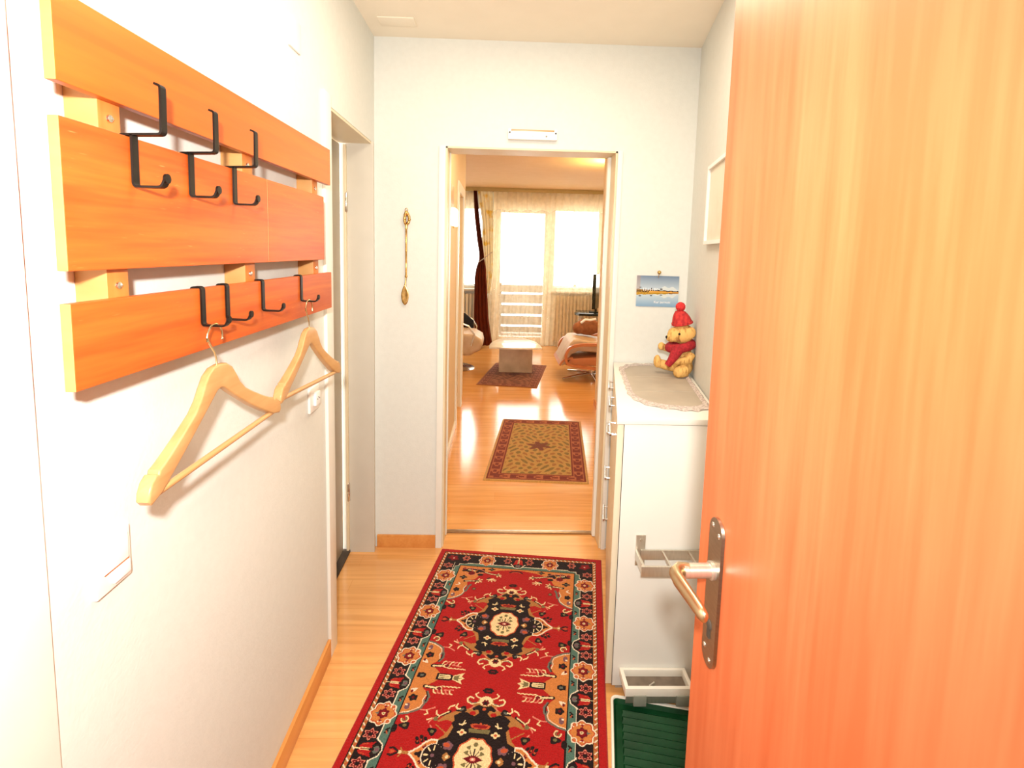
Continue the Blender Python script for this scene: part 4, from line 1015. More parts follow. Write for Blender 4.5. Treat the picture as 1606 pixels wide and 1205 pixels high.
def side(P, K):
    e = 0.2695
    P([(e, .612), (0.245, .618), (0.225, .628), (0.21, .638), (0.205, .655), (0.208, .668), (0.202, .688), (0.213, .703), (0.225, .715), (0.215, .726), (0.195, .742), (0.180, .757), (0.178, FM + 0.001), (e, FM + 0.001)], 'orange')
    K([(e, .609), (0.245, .615), (0.224, .625), (0.207, .636), (0.201, .655), (0.205, .668)], 0.006, 'grey'); K([(e, .614), (0.246, .620), (0.227, .630), (0.212, .641), (0.207, .656), (0.211, .668), (0.206, .686)], 0.003, 'white')
    K([(0.198, .662), (0.195, .682), (0.205, .700)], 0.009, 'grey'); K([(0.201, .664), (0.199, .682), (0.208, .700)], 0.004, 'black')
    P(ell(0.246, .674, 0.015, 0.013, 20, 0, 5, 0.15), 'black'); P(ell(0.246, .674, 0.005, 0.004), 'dred'); P(ell(0.254, .640, 0.009, 0.012), 'mauve'); P(ell(0.258, .645, 0.004, 0.004), 'white')
    K([(0.262, .705), (0.245, .710), (0.252, .698)], 0.006, 'white'); P(ell(0.258, .698, 0.005, 0.006), 'dred')
    # spray leaf
    K([(0.222, .722), (0.200, .720), (0.180, .718)], 0.013, 'black'); K([(0.218, .722), (0.18, .7185)], 0.007, 'cream')
    P(ell(0.172, .718, 0.012, 0.008), 'cream'); P(ell(0.170, .717, 0.008, 0.007), 'dred')
    for k in range(5):
        bx = 0.188 - 0.014 * k; K([(bx, .712), (bx - 0.004, .700), (bx - 0.011, .698)], 0.005, 'pink' if k % 2 else 'cream'); K([(bx - 0.02, .726), (bx - 0.032, .729)], 0.004, 'cream')
    K([(0.15, .713), (0.120, .716)], 0.0045, 'pink')
    # fish body on the axis
    P([(0.232, .760), (0.245, .754), (0.262, .757), (0.262, FM), (0.232, FM)], 'black'); P(ell(0.246, FM, 0.007, 0.005), 'grey')
    P([(0.193, .752), (0.178, .751), (0.150, .752), (0.137, .756), (0.135, FM + .001), (0.193, FM + .001)], 'black'); P([(0.187, .757), (0.146, .757), (0.142, FM + .001), (0.187, FM + .001)], 'cream'); K([(0.182, .762), (0.15, .763)], 0.003, 'olive')
    P([(0.136, .758), (0.118, .750), (0.098, .742), (0.106, .757), (0.094, FM + .001), (0.136, FM + .001)], 'cream'); P([(0.132, .760), (0.112, .753), (0.116, .762), (0.104, FM + .001), (0.132, FM + .001)], 'olive')
    K(arc(0.245, .594, 0.011, 0.011, 90, 360), 0.004, 'cream'); K(arc(0.245, .594, 0.006, 0.006, 90, 360), 0.004, 'olive'); P(ell(0.238, .572, 0.017, 0.012, 20, 0, 3, 0.2), 'black'); P(ell(0.238, .573, 0.006, 0.005), 'olive'); P(ell(0.267, .560, 0.010, 0.014), 'black')
    K([(0.205, .632), (0.186, .632), (0.162, .645)], 0.0045, 'pink'); K([(0.186, .632), (0.178, .620), (0.188, .616)], 0.0045, 'cream')
F(corner); F(side)
# medallions: local quarter drawing mirrored about the medallion centre as well
def medallion(cv):
    def run(fn):
        Ts = [lambda p, sx=sx, sy=sy: (MU + sx * p[0], cv + sy * p[1]) for sx in (-1, 1) for sy in (-1, 1)]
        def P(pts, col):
            for T in Ts: fill_poly([T(p) for p in pts], col)
        def K(pts, w, col):
            for T in Ts: stroke([T(p) for p in pts], w, col)
        fn(P, K)
    def q(P, K):
        P([(0, .19), (.034, .188), (.045, .168), (.062, .160), (.090, .152), (.118, .136), (.140, .112), (.125, .098), (.112, .086), (.106, .066), (.120, .052), (.14, .046), (.14, 0), (0, 0)], 'tan')
        P([(.088, .112), (.112, .118), (.136, .108), (.146, .095), (.142, .072), (.130, .056), (.112, .062), (.100, .078)], 'red')
        for k in range(5): K([(.096 + .009 * k, .068 + .006 * k), (.108 + .008 * k, .078 + .005 * k)], 0.003, 'tan')
        P([(0, .184), (.022, .182), (.040, .168), (.036, .160), (.020, .164), (.014, .152), (.026, .140), (.040, .146), (.062, .154), (.078, .146), (.092, .134), (.086, .118), (.094, .108), (.084, .096), (.088, .078), (.094, .060), (.118, .048), (.135, .036), (.142, .018), (.142, 0), (0, 0)], 'black')
        P(ell(.034, .150, .010, .008), 'red'); P(ell(0, .168, .006, .005), 'rust'); P(ell(.053, .156, .009, .006), 'tan')
        # end panels
        P([(0, .083), (.032, .083), (.034, .096), (.024, .098), (0, .095)], 'olive'); P([(0, .096), (.026, .099), (.033, .110), (.016, .116), (.006, .112), (0, .120)], 'rust'); P([(0, .099), (.02, .102), (.024, .109), (0, .112)], 'deep')
        P(ell(.053, .081, .012, .009, 20, 0, 4, .25), 'cream'); P(ell(.053, .081, .005, .004), 'rust')
        K([(.048, .113), (.058, .106), (.067, .108)], 0.0045, 'cream'); K([(.052, .122), (.056, .110)], 0.004, 'cream')
        # side panels
        P(ell(.082, 0, .013, .011, 20, 0, 4, .15), 'tan'); P(ell(.078, 0, .005, .006), 'cream'); P(ell(.084, .034, .016, .013, 22, .3, 5, .15), 'mauve'); P(ell(.088, .036, .011, .007, 20, .3), 'rust')
        # pointed lobes
        P([(.118, .050), (.138, .052), (.156, .040), (.172, .022), (.186, .010), (.197, .003), (.197, 0), (.118, 0)], 'white')
        P([(.122, .044), (.138, .046), (.154, .034), (.168, .018), (.182, .006), (.190, 0), (.122, 0)], 'orange')
        P(ell(.152, .022, .006, .007, 14, 0, 4, .3), 'dred'); P(ell(.164, 0, .010, .009, 20, 0, 3, .35), 'black'); P(ell(.150, .006, .006, .005), 'rust')
        P(ell(.124, 0, .0325, .037, 30), 'white'); P(ell(.122, 0, .0310, .0355, 30), 'black')
        for a in (0, 45, 90): K([(.122 + .014 * math.cos(math.radians(a)), .017 * math.sin(math.radians(a))), (.122 + .025 * math.cos(math.radians(a)), .029 * math.sin(math.radians(a)))], 0.0042, 'cream')
        P(ell(.122, 0, .006, .006), 'mauve')
        # cream heart
        P(ell(0, 0, .0625, .0725, 60, 0, 10, .03), 'black'); P([(x, y) for x, y in ell(0, 0, .058, .068, 60, 0, 10, .035)], 'rust'); P(ell(0, 0, .0535, .063, 60, 0, 10, .035), 'cream')
        for a, l in ((0, .0), (38, .030), (62, .040), (90, .046)):
            if l:
                ex, ey = l * math.cos(math.radians(a)), l * math.sin(math.radians(a)); K([(0, 0), (ex * .7, ey * .7)], 0.0026, 'black'); P(ell(ex, ey, .0062, .0062, 14, 0, 3, .25), 'olive')
        P([(0, .0125), (.012, .009), (.030, 0), (.0, 0)], 'dred'); P(ell(0, 0, .009, .0055), 'pink'); P(ell(0, 0, .004, .003), 'white')
        # top flower with tendrils
        P(ell(0, .196, .026, .019), 'tan'); P(ell(0, .198, .0225, .0185), 'cream'); P(ell(0, .192, .012, .011, 24, 0, 6, .12), 'dred'); P(ell(0, .190, .006, .005), 'black')
        K([(.020, .192), (.045, .183), (.060, .190), (.064, .202), (.056, .210), (.044, .206)], 0.0048, 'cream'); K([(.030, .190), (.046, .187), (.057, .195)], 0.003, 'grey')
        K([(.019, .207), (.034, .213), (.040, .222), (.033, .228)], 0.0045, 'cream')
        P(ell(0, .239, .0165, .0100, 24, 0, 3, .2), 'black'); P(ell(0, .238, .008, .004), 'dred')
        P(ell(.072, .160, .017, .0105, 20, -.3, 3, .2), 'black'); P(ell(.072, .160, .008, .004, 14, -.3), 'grey'); K([(.090, .178), (.094, .168), (.086, .160), (.078, .162)], 0.0048, 'cream'); K([(.046, .166), (.034, .176)], 0.004, 'pink')
        K([(.108, .148), (.125, .136), (.142, .128)], 0.009, 'black'); K([(.112, .147), (.138, .130)], 0.004, 'cream')
        K([(.138, .128), (.150, .136), (.152, .146)], 0.0046, 'cream'); K([(.142, .122), (.160, .118), (.174, .112)], 0.0048, 'cream'); K([(.158, .118), (.166, .104)], 0.0046, 'pink'); P(ell(.147, .118, .008, .008), 'olive')
        K([(.116, .158), (.112, .166), (.100, .172)], 0.0045, 'cream')
        P(ell(.146, .074, .015, .012, 20, .4, 3, .2), 'black'); P(ell(.146, .074, .006, .005), 'olive'); K([(.152, .086), (.158, .094)], 0.004, 'pink')
        for dx, dy in ((0, 0), (.011, -.008), (-.010, .006), (.004, .011), (.016, .004)): P(ell(.168 + dx, .043 + dy, .0075, .0055, 12, .6), 'black')
        for dx, dy in ((.002, .001), (.012, -.005)): P(ell(.168 + dx, .043 + dy, .003, .0025, 8), 'rust')
        K([(.197, .001), (.222, .003)], 0.006, 'tan'); P(ell(.222, 0, .007, .005), 'cream'); K([(.228, .002), (.244, .012), (.254, .010)], 0.0065, 'black'); K([(.216, .004), (.222, .014)], 0.004, 'tan'); K([(.240, 0), (.250, .003)], 0.005, 'rust')
    run(q)
medallion(0.487); medallion(2 * FM - 0.487)
# build the pile as a fine sheet, edges turned down
O = np.array([-0.261, 2.423]); Uv = np.array([0.797, -0.084]) / 0.80; Vv = np.array([-0.1774, -0.9842])
us, vs = np.arange(NU + 1) * RES, np.arange(NV + 1) * RES
UU, VV = np.meshgrid(us, vs)
edge = np.minimum.reduce([UU, RW_ - UU, VV, RL_ - VV])
ZZ = 0.0005 + 0.0068 * np.clip(edge / 0.005, 0, 1) ** 0.5 + 0.0004 * rng.standard_normal(UU.shape)
XY = O[None, None] + UU[..., None] * Uv + VV[..., None] * Vv
co = np.concatenate([XY, ZZ[..., None]], -1).reshape(-1, 3)
idx = np.arange((NU + 1) * (NV + 1)).reshape(NV + 1, NU + 1)
quads = np.stack([idx[:-1, :-1], idx[1:, :-1], idx[1:, 1:], idx[:-1, 1:]], -1).reshape(-1, 4)
me = bpy.data.meshes.new('runner_rug')
me.vertices.add(len(co)); me.vertices.foreach_set('co', co.astype(np.float32).ravel())
me.loops.add(quads.size); me.loops.foreach_set('vertex_index', quads.astype(np.int32).ravel())
me.polygons.add(len(quads)); me.polygons.foreach_set('loop_start', np.arange(0, quads.size, 4, dtype=np.int32)); me.polygons.foreach_set('loop_total', np.full(len(quads), 4, np.int32))
me.update(calc_edges=True)
ca_ = me.color_attributes.new('Col', 'FLOAT_COLOR', 'CORNER')
cc = IMG.reshape(-1, 3) * (1 + 0.10 * rng.standard_normal((NU * NV, 1)))
cc = np.concatenate([np.clip(cc, 0, 1), np.ones((len(cc), 1))], 1)
ca_.data.foreach_set('color', np.repeat(cc, 4, 0).astype(np.float32).ravel())
tag(link('runner_rug', me, M['rug']), 'red oriental runner with black flowered border and medallions in the corridor', 'rug')

# ------------------------------------------------------------------ smaller rugs further back
def flat_rug(name, o, eu, ev, nu, nv, colfn, label):
    o, eu, ev = np.array(o), np.array(eu), np.array(ev)
    xs, ys = np.linspace(0, 1, nu + 1), np.linspace(0, 1, nv + 1)
    XX, YY = np.meshgrid(xs, ys)
    e = np.minimum.reduce([XX * np.linalg.norm(eu), (1 - XX) * np.linalg.norm(eu), YY * np.linalg.norm(ev), (1 - YY) * np.linalg.norm(ev)])
    z = 0.0005 + 0.0068 * np.clip(e / 0.008, 0, 1) ** 0.5
    p = o[None, None] + XX[..., None] * eu + YY[..., None] * ev
    co = np.concatenate([p, z[..., None]], -1).reshape(-1, 3)
    idx = np.arange((nu + 1) * (nv + 1)).reshape(nv + 1, nu + 1)
    q = np.stack([idx[:-1, :-1], idx[:-1, 1:], idx[1:, 1:], idx[1:, :-1]], -1).reshape(-1, 4)
    me = bpy.data.meshes.new(name); me.from_pydata(co.tolist(), [], q.tolist())
    uc, vc = np.meshgrid((xs[:-1] + xs[1:]) / 2 * np.linalg.norm(eu), (ys[:-1] + ys[1:]) / 2 * np.linalg.norm(ev))
    c = colfn(uc, vc, np.linalg.norm(eu), np.linalg.norm(ev)).reshape(-1, 3)
    c = np.clip(c * (1 + 0.08 * rng.standard_normal((len(c), 1))), 0, 1)
    ca_ = me.color_attributes.new('Col', 'FLOAT_COLOR', 'CORNER')
    ca_.data.foreach_set('color', np.repeat(np.concatenate([c, np.ones((len(c), 1))], 1), 4, 0).astype(np.float32).ravel())
    return tag(link(name, me, M['rug']), label, 'rug')
def small_rug(border, field, edgec, spots, bmot, mw=0.02, bw=0.115):
    def f(u, v, w, l):
        e = np.minimum.reduce([u, w - u, v, l - v])
        out = np.zeros(u.shape + (3,)); out[:] = L3(field)
        n = np.sin(u * 61 + 2 * np.sin(v * 17)) * np.sin(v * 47 + 2 * np.sin(u * 23))
        out[n > 0.45] = L3(spots[0]); out[n < -0.55] = L3(spots[1])
        d = np.hypot((u - w / 2) / 0.09, (v - l / 2) / 0.09); out[(d < 1) & (np.sin(np.arctan2(v - l / 2, u - w / 2) * 6) * 0.3 + d < 0.8)] = L3(spots[2])
        b = e < bw; out[b] = L3(border)
        t = np.where(np.minimum(u, w - u) < np.minimum(v, l - v), v, u)
        m = (np.abs(e - bw * 0.56) < 0.026 * (0.35 + np.abs(np.sin(t * 28)))) & (np.sin(t * 56) > -0.3) & b; out[m] = L3(bmot)
        m2 = (np.abs(e - bw * 0.56) < 0.009) & (np.sin(t * 56) > 0.5) & b; out[m2] = L3(border)
        for x, cl in ((bw, field), (bw - 0.010, border), (bw - 0.018, bmot), (mw + 0.012, bmot)):
            out[np.abs(e - x) < 0.0035] = L3(cl)
        out[e < mw] = L3(edgec)
        return out
    return f
flat_rug('hall_rug', (-0.081, 3.201), (0.702, -0.036), (0.141, 1.229), 120, 200,
         small_rug((112, 40, 24), (172, 132, 66), (186, 142, 82), ((120, 96, 48), (146, 98, 50), (110, 56, 36)), (164, 92, 54)), 'beige oriental rug with rust border beyond the inner doorway')
flat_rug('table_rug', (-0.242, 5.592), (0.69, -0.10), (0.212, 1.14), 90, 130,
         small_rug((110, 52, 36), (128, 76, 52), (142, 84, 52), ((96, 52, 38), (150, 96, 68), (90, 40, 30)), (150, 92, 66)), 'dark reddish patterned rug under the stone coffee table')

# ------------------------------------------------------------------ hallway wall lamp
hl = thing('hall_lamp', (HLX, 3.55, 1.82), 'narrow wall lamp with tan top and bright white lower shade in the hallway', 'lamp')
box('back_panel', HLX, HLX + 0.018, 3.46, 3.70, 1.69, 1.965, M['tan_lamp'], hl, 0.003)
mlamp, nt_, b_ = new_mat('glowing_lamp_shade'); b_.inputs['Base Color'].default_value = (0.9, 0.88, 0.84, 1); b_.inputs['Emission Color'].default_value = (1, 0.95, 0.88, 1); b_.inputs['Emission Strength'].default_value = 1.6
prism('shade', [(3.47, 1.80), (3.47, 1.70), (3.49, 1.68), (3.67, 1.68), (3.69, 1.70), (3.69, 1.80)], HLX + 0.018, HLX + 0.05, mlamp, hl, 0.004, 'x')
lathe('knob', [(0.001, -0.016), (0.006, -0.012), (0.006, 0)], (HLX + 0.03, 3.55, 1.68), M['brass'], hl, 'z', 10)

# ------------------------------------------------------------------ coffee table
ct = thing('coffee_table', (0.226, 6.35, 0.0072), 'coffee table with pale polished half-round top on a stone block', 'table')
def dpl(x0, x1, yn, yf, n=24):
    out = [(x0, yn)]; cx_ = (x0 + x1) / 2
    for k in range(n + 1):
        a = PI - PI * k / n; out.append((cx_ + (x1 - x0) / 2 * 1.0 * math.cos(a), yn + 0.02 + (yf - yn - 0.02) * math.sin(a)))
    return out
tp_pts = [(-0.105, 6.02)] + [(0.214 + 0.322 * math.cos(PI - PI * k / 24), 6.05 + 0.68 * math.sin(PI - PI * k / 24)) for k in range(25)] + [(0.535, 6.02), (0.36, 5.985), (0.21, 5.975), (0.06, 5.985)]
prism('tabletop', tp_pts, 0.338, 0.360, M['glass_top'], ct, 0.004)
box('pedestal', 0.018, 0.436, 6.19, 6.52, 0.0072, 0.338, M['marble'], ct, 0.004)

# ------------------------------------------------------------------ recliners
def seat_profile(name, pts, y0, y1, mat, parent, bev):
    bm = bmesh.new(); bm_prism(bm, pts, y0, y1, bev, 'y', 4)
    return from_bm(name, bm, mat, parent, True, math.radians(60))
def flat_arm(name, pts, w, t, y, mat, parent):
    bm = bmesh.new(); ps = fillet([Vector((p[0], 0, p[1])) for p in pts], 0.06, 6); L = []
    for i, p in enumerate(ps):
        d_ = (ps[min(i + 1, len(ps) - 1)] - ps[max(i - 1, 0)]).normalized(); nr = Vector((-d_.z, 0, d_.x))
        L.append([bm.verts.new(p + Vector((0, y + s * w / 2, 0)) + nr * t / 2 * k) for s, k in ((-1, -1), (1, -1), (1, 1), (-1, 1))])
    for i in range(len(L) - 1):
        for k in range(4): bm.faces.new((L[i][k], L[i][(k + 1) % 4], L[i + 1][(k + 1) % 4], L[i + 1][k]))
    bm.faces.new(L[0]); bm.faces.new(L[-1])
    return from_bm(name, bm, mat, parent, True, math.radians(35))
rc = thing('recliner', (1.15, 6.05, 0), 'beige leather recliner with curved reddish wood arms at the right', 'armchair')
seat_profile('seat_cushion', [(0.735, 0.225), (0.79, 0.34), (0.845, 0.455), (0.885, 0.50), (0.95, 0.505), (1.50, 0.43), (1.52, 0.33), (0.95, 0.37), (0.87, 0.33), (0.80, 0.21), (0.76, 0.19)], 5.80, 6.36, M['leather'], rc, 0.03)
seat_profile('backrest', [(1.42, 0.42), (1.56, 0.44), (1.80, 1.02), (1.74, 1.06), (1.64, 1.02)], 5.82, 6.34, M['leather'], rc, 0.03)
for y in (5.755, 6.405):
    flat_arm('arm', [(1.62, 0.16), (1.25, 0.165), (0.90, 0.20), (0.80, 0.23), (0.79, 0.34), (0.83, 0.42), (0.95, 0.455), (1.20, 0.46), (1.55, 0.50)], 0.055, 0.03, y, M['bentwood'], rc)
flat_arm('front_lip', [(0.73, 0.20), (0.77, 0.265), (0.88, 0.29)], 0.60, 0.022, 6.08, M['bentwood'], rc)
seat_profile('seat_shell', [(0.80, 0.20), (0.86, 0.28), (1.50, 0.33), (1.50, 0.30), (1.20, 0.20)], 5.79, 6.37, M['bentwood'], rc, 0.01)
lathe('swivel_post', [(0.03, 0.03), (0.03, 0.22), (0.06, 0.225)], (1.16, 6.05, 0), M['chrome'], rc, n=16)
bm = bmesh.new()
for k in range(5):
    a = 2 * PI * k / 5 + 3.5; bm_tube(bm, [(1.16, 6.05, 0.05), (1.16 + 0.20 * math.cos(a), 6.05 + 0.2 * math.sin(a), 0.035), (1.16 + 0.40 * math.cos(a), 6.05 + 0.40 * math.sin(a), 0.012)], [0.022, 0.018, 0.012], 10)
from_bm('star_base', bm, M['chrome'], rc, True)
tc_ = thing('toy_cushion', (1.13, 6.3, 0.5), 'round brown plush cushion with white trim lying on the recliner', 'cushion')
bm = bmesh.new(); blob(bm, Vector((1.12, 6.22, 0.60)), (0.16, 0.10, 0.105)); blob(bm, Vector((1.00, 6.20, 0.585)), (0.075, 0.08, 0.075))
remesh('cushion_body', bm, 0.012, M['brown_plush'], tc_, 6)
tube('trim', [(1.02, 6.14, 0.66), (1.07, 6.12, 0.705), (1.13, 6.12, 0.70), (1.20, 6.12, 0.715)], 0.014, M['white'], tc_, 8)
lc = thing('swivel_chair', (-0.56, 6.40, 0), 'beige leather swivel chair at the left edge of the living room', 'armchair')
seat_profile('seat_cushion', [(-1.10, 0.33), (-1.08, 0.45), (-0.50, 0.50), (-0.30, 0.485), (-0.205, 0.43), (-0.185, 0.36), (-0.22, 0.29), (-0.34, 0.225), (-0.60, 0.20), (-0.95, 0.25)], 6.12, 6.68, M['leather'], lc, 0.045)
seat_profile('backrest', [(-1.00, 0.42), (-1.14, 0.42), (-1.36, 1.00), (-1.28, 1.05), (-1.18, 1.0)], 6.14, 6.66, M['leather'], lc, 0.03)
for y in (6.06, 6.74):
    tube('arm', [(-1.10, y, 0.34), (-1.0, y, 0.58), (-0.75, y, 0.655), (-0.50, y, 0.655), (-0.36, y, 0.60), (-0.29, y, 0.50), (-0.32, y, 0.36)], 0.012, M['chrome'], lc, 10)
seat_profile('arm_pad', [(-1.0, 0.60), (-0.7, 0.685), (-0.45, 0.68), (-0.33, 0.58), (-0.33, 0.44), (-0.9, 0.42)], 6.70, 6.73, M['black'], lc, 0.008)
lathe('post', [(0.028, 0.03), (0.028, 0.21), (0.07, 0.22)], (-0.56, 6.40, 0), M['chrome'], lc, n=16)
lathe('disc_base', [(0.26, 0.0), (0.265, 0.012), (0.22, 0.03), (0.06, 0.05), (0.03, 0.06)], (-0.56, 6.40, 0), M['chrome'], lc, n=36)

# ------------------------------------------------------------------ television and its side table
st = thing('side_table', (1.42, 7.5, 0), 'black glass side table on thin steel legs under the television', 'table')
prism('shelf', [(1.13, 7.42), (1.18, 7.30), (1.75, 7.26), (1.80, 7.70), (1.20, 7.72)], 0.600, 0.640, M['screen'], st, 0.006)
for x, y in ((1.22, 7.36), (1.72, 7.32), (1.72, 7.64), (1.24, 7.66)): tube('leg', [(x, y, 0.0), (x, y, 0.600)], 0.011, M['chrome'], st, 10)
tv = thing('television', (1.46, 7.47, 0.64), 'flat black television seen edge on beside the right window', 'television')
ang = math.radians(68)
def tvp(s, o, z): return Vector((1.365 + s * math.cos(ang) + o * math.sin(ang), 7.32 + s * math.sin(ang) - o * math.cos(ang), z))
bm = bmesh.new(); bm_prism(bm, [tvp(0, 0, 0)[:2], tvp(0.36, 0, 0)[:2], tvp(0.36, 0.05, 0)[:2], tvp(0, 0.05, 0)[:2]], 0.70, 1.215, 0.004)
from_bm('panel', bm, M['screen'], tv, True)
bm = bmesh.new(); bm_prism(bm, [tvp(0.10, -0.06, 0)[:2], tvp(0.28, -0.06, 0)[:2], tvp(0.28, 0.12, 0)[:2], tvp(0.10, 0.12, 0)[:2]], 0.641, 0.654, 0.002)
bm_prism(bm, [tvp(0.16, 0.01, 0)[:2], tvp(0.21, 0.01, 0)[:2], tvp(0.21, 0.04, 0)[:2], tvp(0.16, 0.04, 0)[:2]], 0.654, 0.705)
from_bm('stand', bm, M['screen'], tv)

# ------------------------------------------------------------------ windows, balcony door, balcony
def window(name, x0, x1, z0, z1, fw, label, cat='window', mull=None):
    w = thing(name, ((x0 + x1) / 2, YW + 0.08, z0), label, cat, kind='structure')
    bm = bmesh.new()
    ya, yb = YW + 0.05, YW + 0.11
    bm_box(bm, x0, x0 + fw, ya, yb, z0, z1); bm_box(bm, x1 - fw, x1, ya, yb, z0, z1); bm_box(bm, x0 + fw, x1 - fw, ya, yb, z0, z0 + fw); bm_box(bm, x0 + fw, x1 - fw, ya, yb, z1 - fw, z1)
    if mull:
        for m_ in mull: bm_box(bm, m_ - 0.045, m_ + 0.045, ya, yb, z0 + fw, z1 - fw)
    from_bm('frame', bm, M['paint'], w)
    bm = bmesh.new(); f = bm.faces.new([bm.verts.new(p) for p in ((x0 + fw, YW + 0.08, z0 + fw), (x1 - fw, YW + 0.08, z0 + fw), (x1 - fw, YW + 0.08, z1 - fw), (x0 + fw, YW + 0.08, z1 - fw))])
    from_bm('pane', bm, M['glass'], w)
    return w
window('window_1', -1.25, -0.235, 0.90, 2.24, 0.06, 'living room window left of the balcony door behind the drape')
window('window_2', 0.82, 2.4, 0.90, 2.24, 0.06, 'bright living room window right of the balcony door', mull=(1.62,))
bd = window('door_4', -0.10, 0.82, 0.02, 2.24, 0.11, 'white glazed balcony door in the living room', 'door')
box('handle', 0.745, 0.765, YW + 0.02, YW + 0.05, 1.0, 1.12, M['chrome'], bd, 0.003)
struct(box('trim_12', 0.80, 2.45, YW - 0.09, YW + 0.05, 0.875, 0.91, M['paint'], bev=0.004), 'white sill under the right living room window', 'window sill')
struct(box('trim_13', -1.3, -0.22, YW - 0.09, YW + 0.05, 0.875, 0.91, M['paint'], bev=0.004), 'white sill under the left living room window', 'window sill')
struct(box('balcony_floor', -2.6, 3.8, YW + 0.2, 9.7, -0.12, -0.02, M['board']), 'balcony floor outside the window', 'balcony')
struct(box('balcony_shade_slab', -2.6, 3.8, YW + 0.2, 9.7, 2.62, 2.75, M['ceiling']), 'unseen slab added over the balcony to shade the railing', 'balcony')  # added out of view so less sky light reaches the railing boards
rl = thing('balcony_railing', (0.4, 9.45, -0.02), 'balcony railing of pale horizontal boards outside the balcony door', 'railing')
zs_ = (0.91, 0.735, 0.53, 0.325, 0.12)
for k, zt in enumerate(zs_[:-1]):
    box('board', -2.4, 3.6, 9.42, 9.445, zs_[k + 1] + 0.022, zt - 0.014, M['board'], rl)
box('board', -2.4, 3.6, 9.42, 9.445, 0.0, 0.106, M['board'], rl)
for x in (-1.4, 0.0, 1.4, 2.8): box('post', x, x + 0.05, 9.446, 9.49, -0.02, 0.93, M['board'], rl)

def radiator(name, x0, x1, z0, z1, label):
    r_ = thing(name, ((x0 + x1) / 2, YW - 0.06, z0), label, 'radiator')
    bm = bmesh.new(); n_ = int((x1 - x0) / 0.055)
    for k in range(n_): bm_box(bm, x0 + k * 0.055 + 0.008, x0 + (k + 1) * 0.055 - 0.004, YW - 0.085, YW - 0.03, z0, z1, 0.006)
    from_bm('columns', bm, M['radiator'], r_, True)
    for za in (z0 + 0.03, z1 - 0.06): box('header', x0 + 0.008, x1 - 0.01, YW - 0.068, YW - 0.045, za, za + 0.03, M['radiator'], r_)
    for xa in (x0 + 0.1, x1 - 0.13): box('foot', xa, xa + 0.03, YW - 0.075, YW - 0.04, 0.0, z0 + 0.03, M['radiator'], r_)
radiator('radiator', 0.86, 2.3, 0.10, 0.83, 'cream column radiator under the right window behind the net curtain')
radiator('radiator', -1.2, -0.27, 0.12, 0.83, 'cream column radiator under the left window beside the brown drape')

# curtains hang from a ceiling rail
tag(box('curtain_rail', -2.4, 3.6, 7.86, 7.99, 2.43, CZ, M['olive'], None, 0.004), 'olive tan curtain rail along the living room ceiling', 'curtain rail')
def cloth(name, left, right, z0, z1, y, amp, freq, mat, parent=None, nz=40, nx=160, scallop=0.0, solid=0.0):
    """left/right: lists of (z,x) edges; pleats run vertically"""
    li = lambda z, t: float(np.interp(z, [p[0] for p in t], [p[1] for p in t]))
    bm = bmesh.new(); rows = []
    for j in range(nz + 1):
        z = z1 + (z0 - z1) * j / nz; a, b = li(z, left), li(z, right); row = []
        for i in range(nx + 1):
            t = i / nx; x = a + (b - a) * t
            zz_ = z
            if scallop: zz_ = z1 + (z - z1) * (1 - scallop * abs(math.sin(t * 38)) * 0.5)
            row.append(bm.verts.new((x, y + amp * math.sin(t * freq) + 0.3 * amp * math.sin(t * freq * 2.3 + 1), zz_)))
        rows.append(row)
    for j in range(nz):
        for i in range(nx): bm.faces.new((rows[j][i], rows[j][i + 1], rows[j + 1][i + 1], rows[j + 1][i]))
    return from_bm(name, bm, mat, parent, True, None)
tag(cloth('net_curtain', [(0.02, -0.21), (2.43, -0.11)], [(0.02, 2.5), (2.43, 2.5)], 0.02, 2.43, 7.955, 0.016, 190, M['net'], nz=12, nx=420), 'sheer net curtain across the balcony door and right window', 'curtain')
tag(cloth('valance', [(2.0, -0.115), (2.43, -0.115)], [(2.0, 2.5), (2.43, 2.5)], 2.13, 2.43, 7.905, 0.010, 170, M['valance'], nz=8, nx=420, scallop=0.22), 'scalloped lace valance along the top of the net curtain', 'valance')
tag(cloth('left_net_curtain', [(0.9, -1.25), (2.43, -1.25)], [(0.9, -0.37), (2.43, -0.37)], 2.02, 2.42, 7.955, 0.010, 90, M['valance'], nz=8, nx=160, scallop=0.3), 'short lace valance at the left window', 'valance')
dr_ = thing('drape', (-0.30, 7.88, 0.0), 'rust brown drape gathered beside the left window', 'drape')
cloth('fabric', [(0.03, -0.345), (0.45, -0.385), (1.1, -0.385), (1.25, -0.365), (1.36, -0.325), (1.45, -0.318), (1.65, -0.352), (2.04, -0.402), (2.43, -0.424)],
      [(0.03, -0.085), (0.45, -0.155), (1.1, -0.20), (1.25, -0.212), (1.36, -0.235), (1.45, -0.245), (1.65, -0.275), (2.04, -0.328), (2.43, -0.372)], 0.03, 2.43, 7.84, 0.018, 26, M['drape'], dr_, 48, 60)
tube('tie_back', [(-0.34, 7.840, 1.33), (-0.30, 7.810, 1.36), (-0.245, 7.808, 1.40), (-0.21, 7.845, 1.43), (-0.12, 7.885, 1.50)], 0.007, M['lace'], dr_, 8)
tag(cloth('patterned_curtain', [(0.85, -0.215), (1.3, -0.235), (1.95, -0.285), (2.43, -0.36)], [(0.85, -0.15), (1.05, -0.12), (1.3, -0.105), (1.95, -0.115), (2.43, -0.135)], 0.85, 2.43, 7.915, 0.010, 24, M['pattern'], None, 30, 50), 'cream curtain with yellow flowers between drape and balcony door', 'curtain')

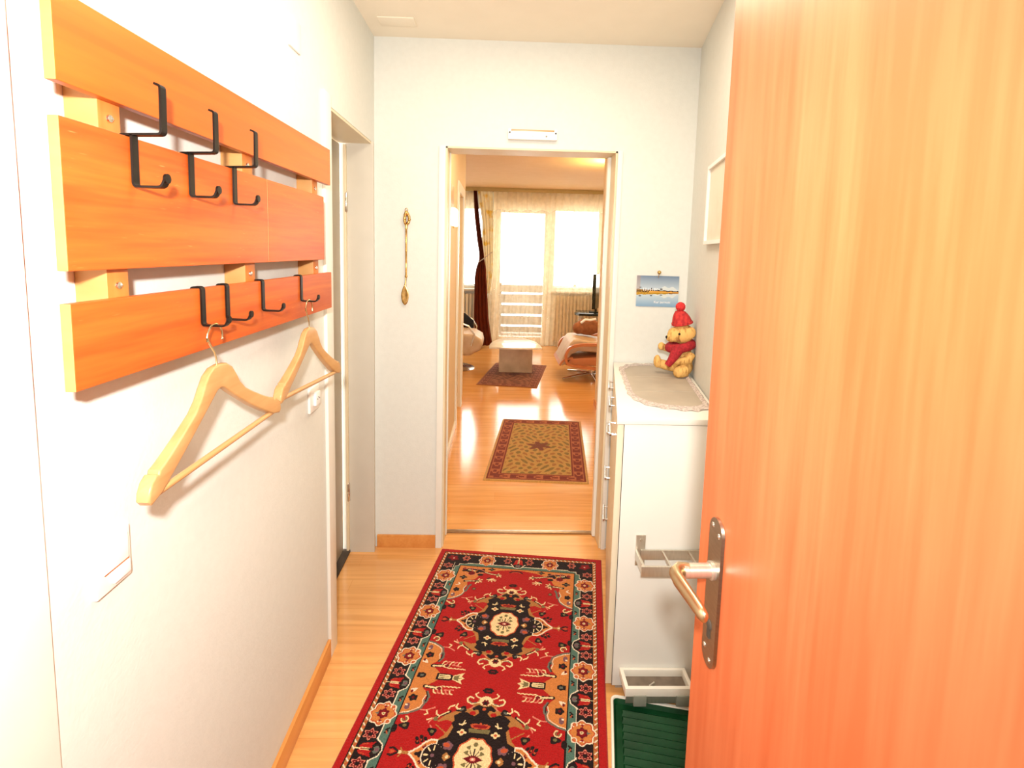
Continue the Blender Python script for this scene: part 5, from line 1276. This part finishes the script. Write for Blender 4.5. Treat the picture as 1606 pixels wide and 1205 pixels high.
# ------------------------------------------------------------------ light
def light(name, kind, loc, energy, color, size=0.1, rot=None, size_y=None, spread=None):
    l = bpy.data.lights.new(name, kind); l.energy = energy; l.color = color
    if kind == 'AREA':
        l.size = size
        if size_y: l.shape = 'RECTANGLE'; l.size_y = size_y
        if spread: l.spread = spread
    else: l.shadow_soft_size = size
    o = bpy.data.objects.new(name, l); COL.objects.link(o); o.location = loc
    if rot: o.rotation_euler = rot
    return o
lamp = light('camera_flash', 'SPOT', (-0.02, -0.13, 1.695), 165, (1.0, 0.985, 0.93), 0.03)  # stands for the camera flash, as a soft aimed spot
lamp.data.spot_size = math.radians(136); lamp.data.spot_blend = 1.0
lamp.rotation_euler = (Vector((-0.52, 1.75, 1.20)) - Vector((-0.02, -0.13, 1.695))).to_track_quat('-Z', 'Y').to_euler()
light('corridor_fill_light', 'AREA', (0.15, 1.35, 2.465), 18, (1.0, 0.88, 0.70), 0.5, size_y=0.9)  # added fill that lifts the corridor shadows; no fitting hangs here
light('hall_ceiling_light', 'POINT', (1.12, 5.35, 2.34), 24, (1.0, 0.68, 0.25), 0.06)
light('hall_fill_light', 'AREA', (0.3, 3.5, 2.46), 15, (1.0, 0.80, 0.48), 0.6)
light('living_fill_light', 'AREA', (0.5, 6.3, 2.46), 17, (1.0, 0.78, 0.46), 1.4)

w = bpy.data.worlds.new('daylight'); S.world = w; w.use_nodes = True
bg = w.node_tree.nodes['Background']; bg.inputs['Color'].default_value = (1.0, 0.97, 0.92, 1); bg.inputs['Strength'].default_value = 9.0

# ------------------------------------------------------------------ camera
f_, pit, rol, yaw, HC = 789.9664, 0.1025, 0.025, 0.0263, 1.5122
fw = Vector((math.sin(yaw) * math.cos(pit), math.cos(yaw) * math.cos(pit), -math.sin(pit)))
r0 = Vector((math.cos(yaw), -math.sin(yaw), 0)); u0 = r0.cross(fw)
rt = r0 * math.cos(rol) + u0 * math.sin(rol); up = -r0 * math.sin(rol) + u0 * math.cos(rol)
cam = bpy.data.cameras.new('camera'); co_ = bpy.data.objects.new('camera', cam); COL.objects.link(co_)
co_.matrix_world = Matrix(((rt.x, up.x, -fw.x, 0), (rt.y, up.y, -fw.y, 0), (rt.z, up.z, -fw.z, HC), (0, 0, 0, 1)))
cam.sensor_fit = 'HORIZONTAL'; cam.sensor_width = 36.0; cam.lens = f_ * 36.0 / 1606.0
cam.shift_y = -(602.5 - 476.28) / 1606.0; cam.clip_start = 0.02; cam.clip_end = 100
S.camera = co_
S.view_settings.view_transform = 'Standard'; S.view_settings.look = 'None'; S.view_settings.exposure = 0.0
S.cycles.max_bounces = 10; S.cycles.diffuse_bounces = 4; S.cycles.transparent_max_bounces = 16
S.cycles.sample_clamp_indirect = 6.0
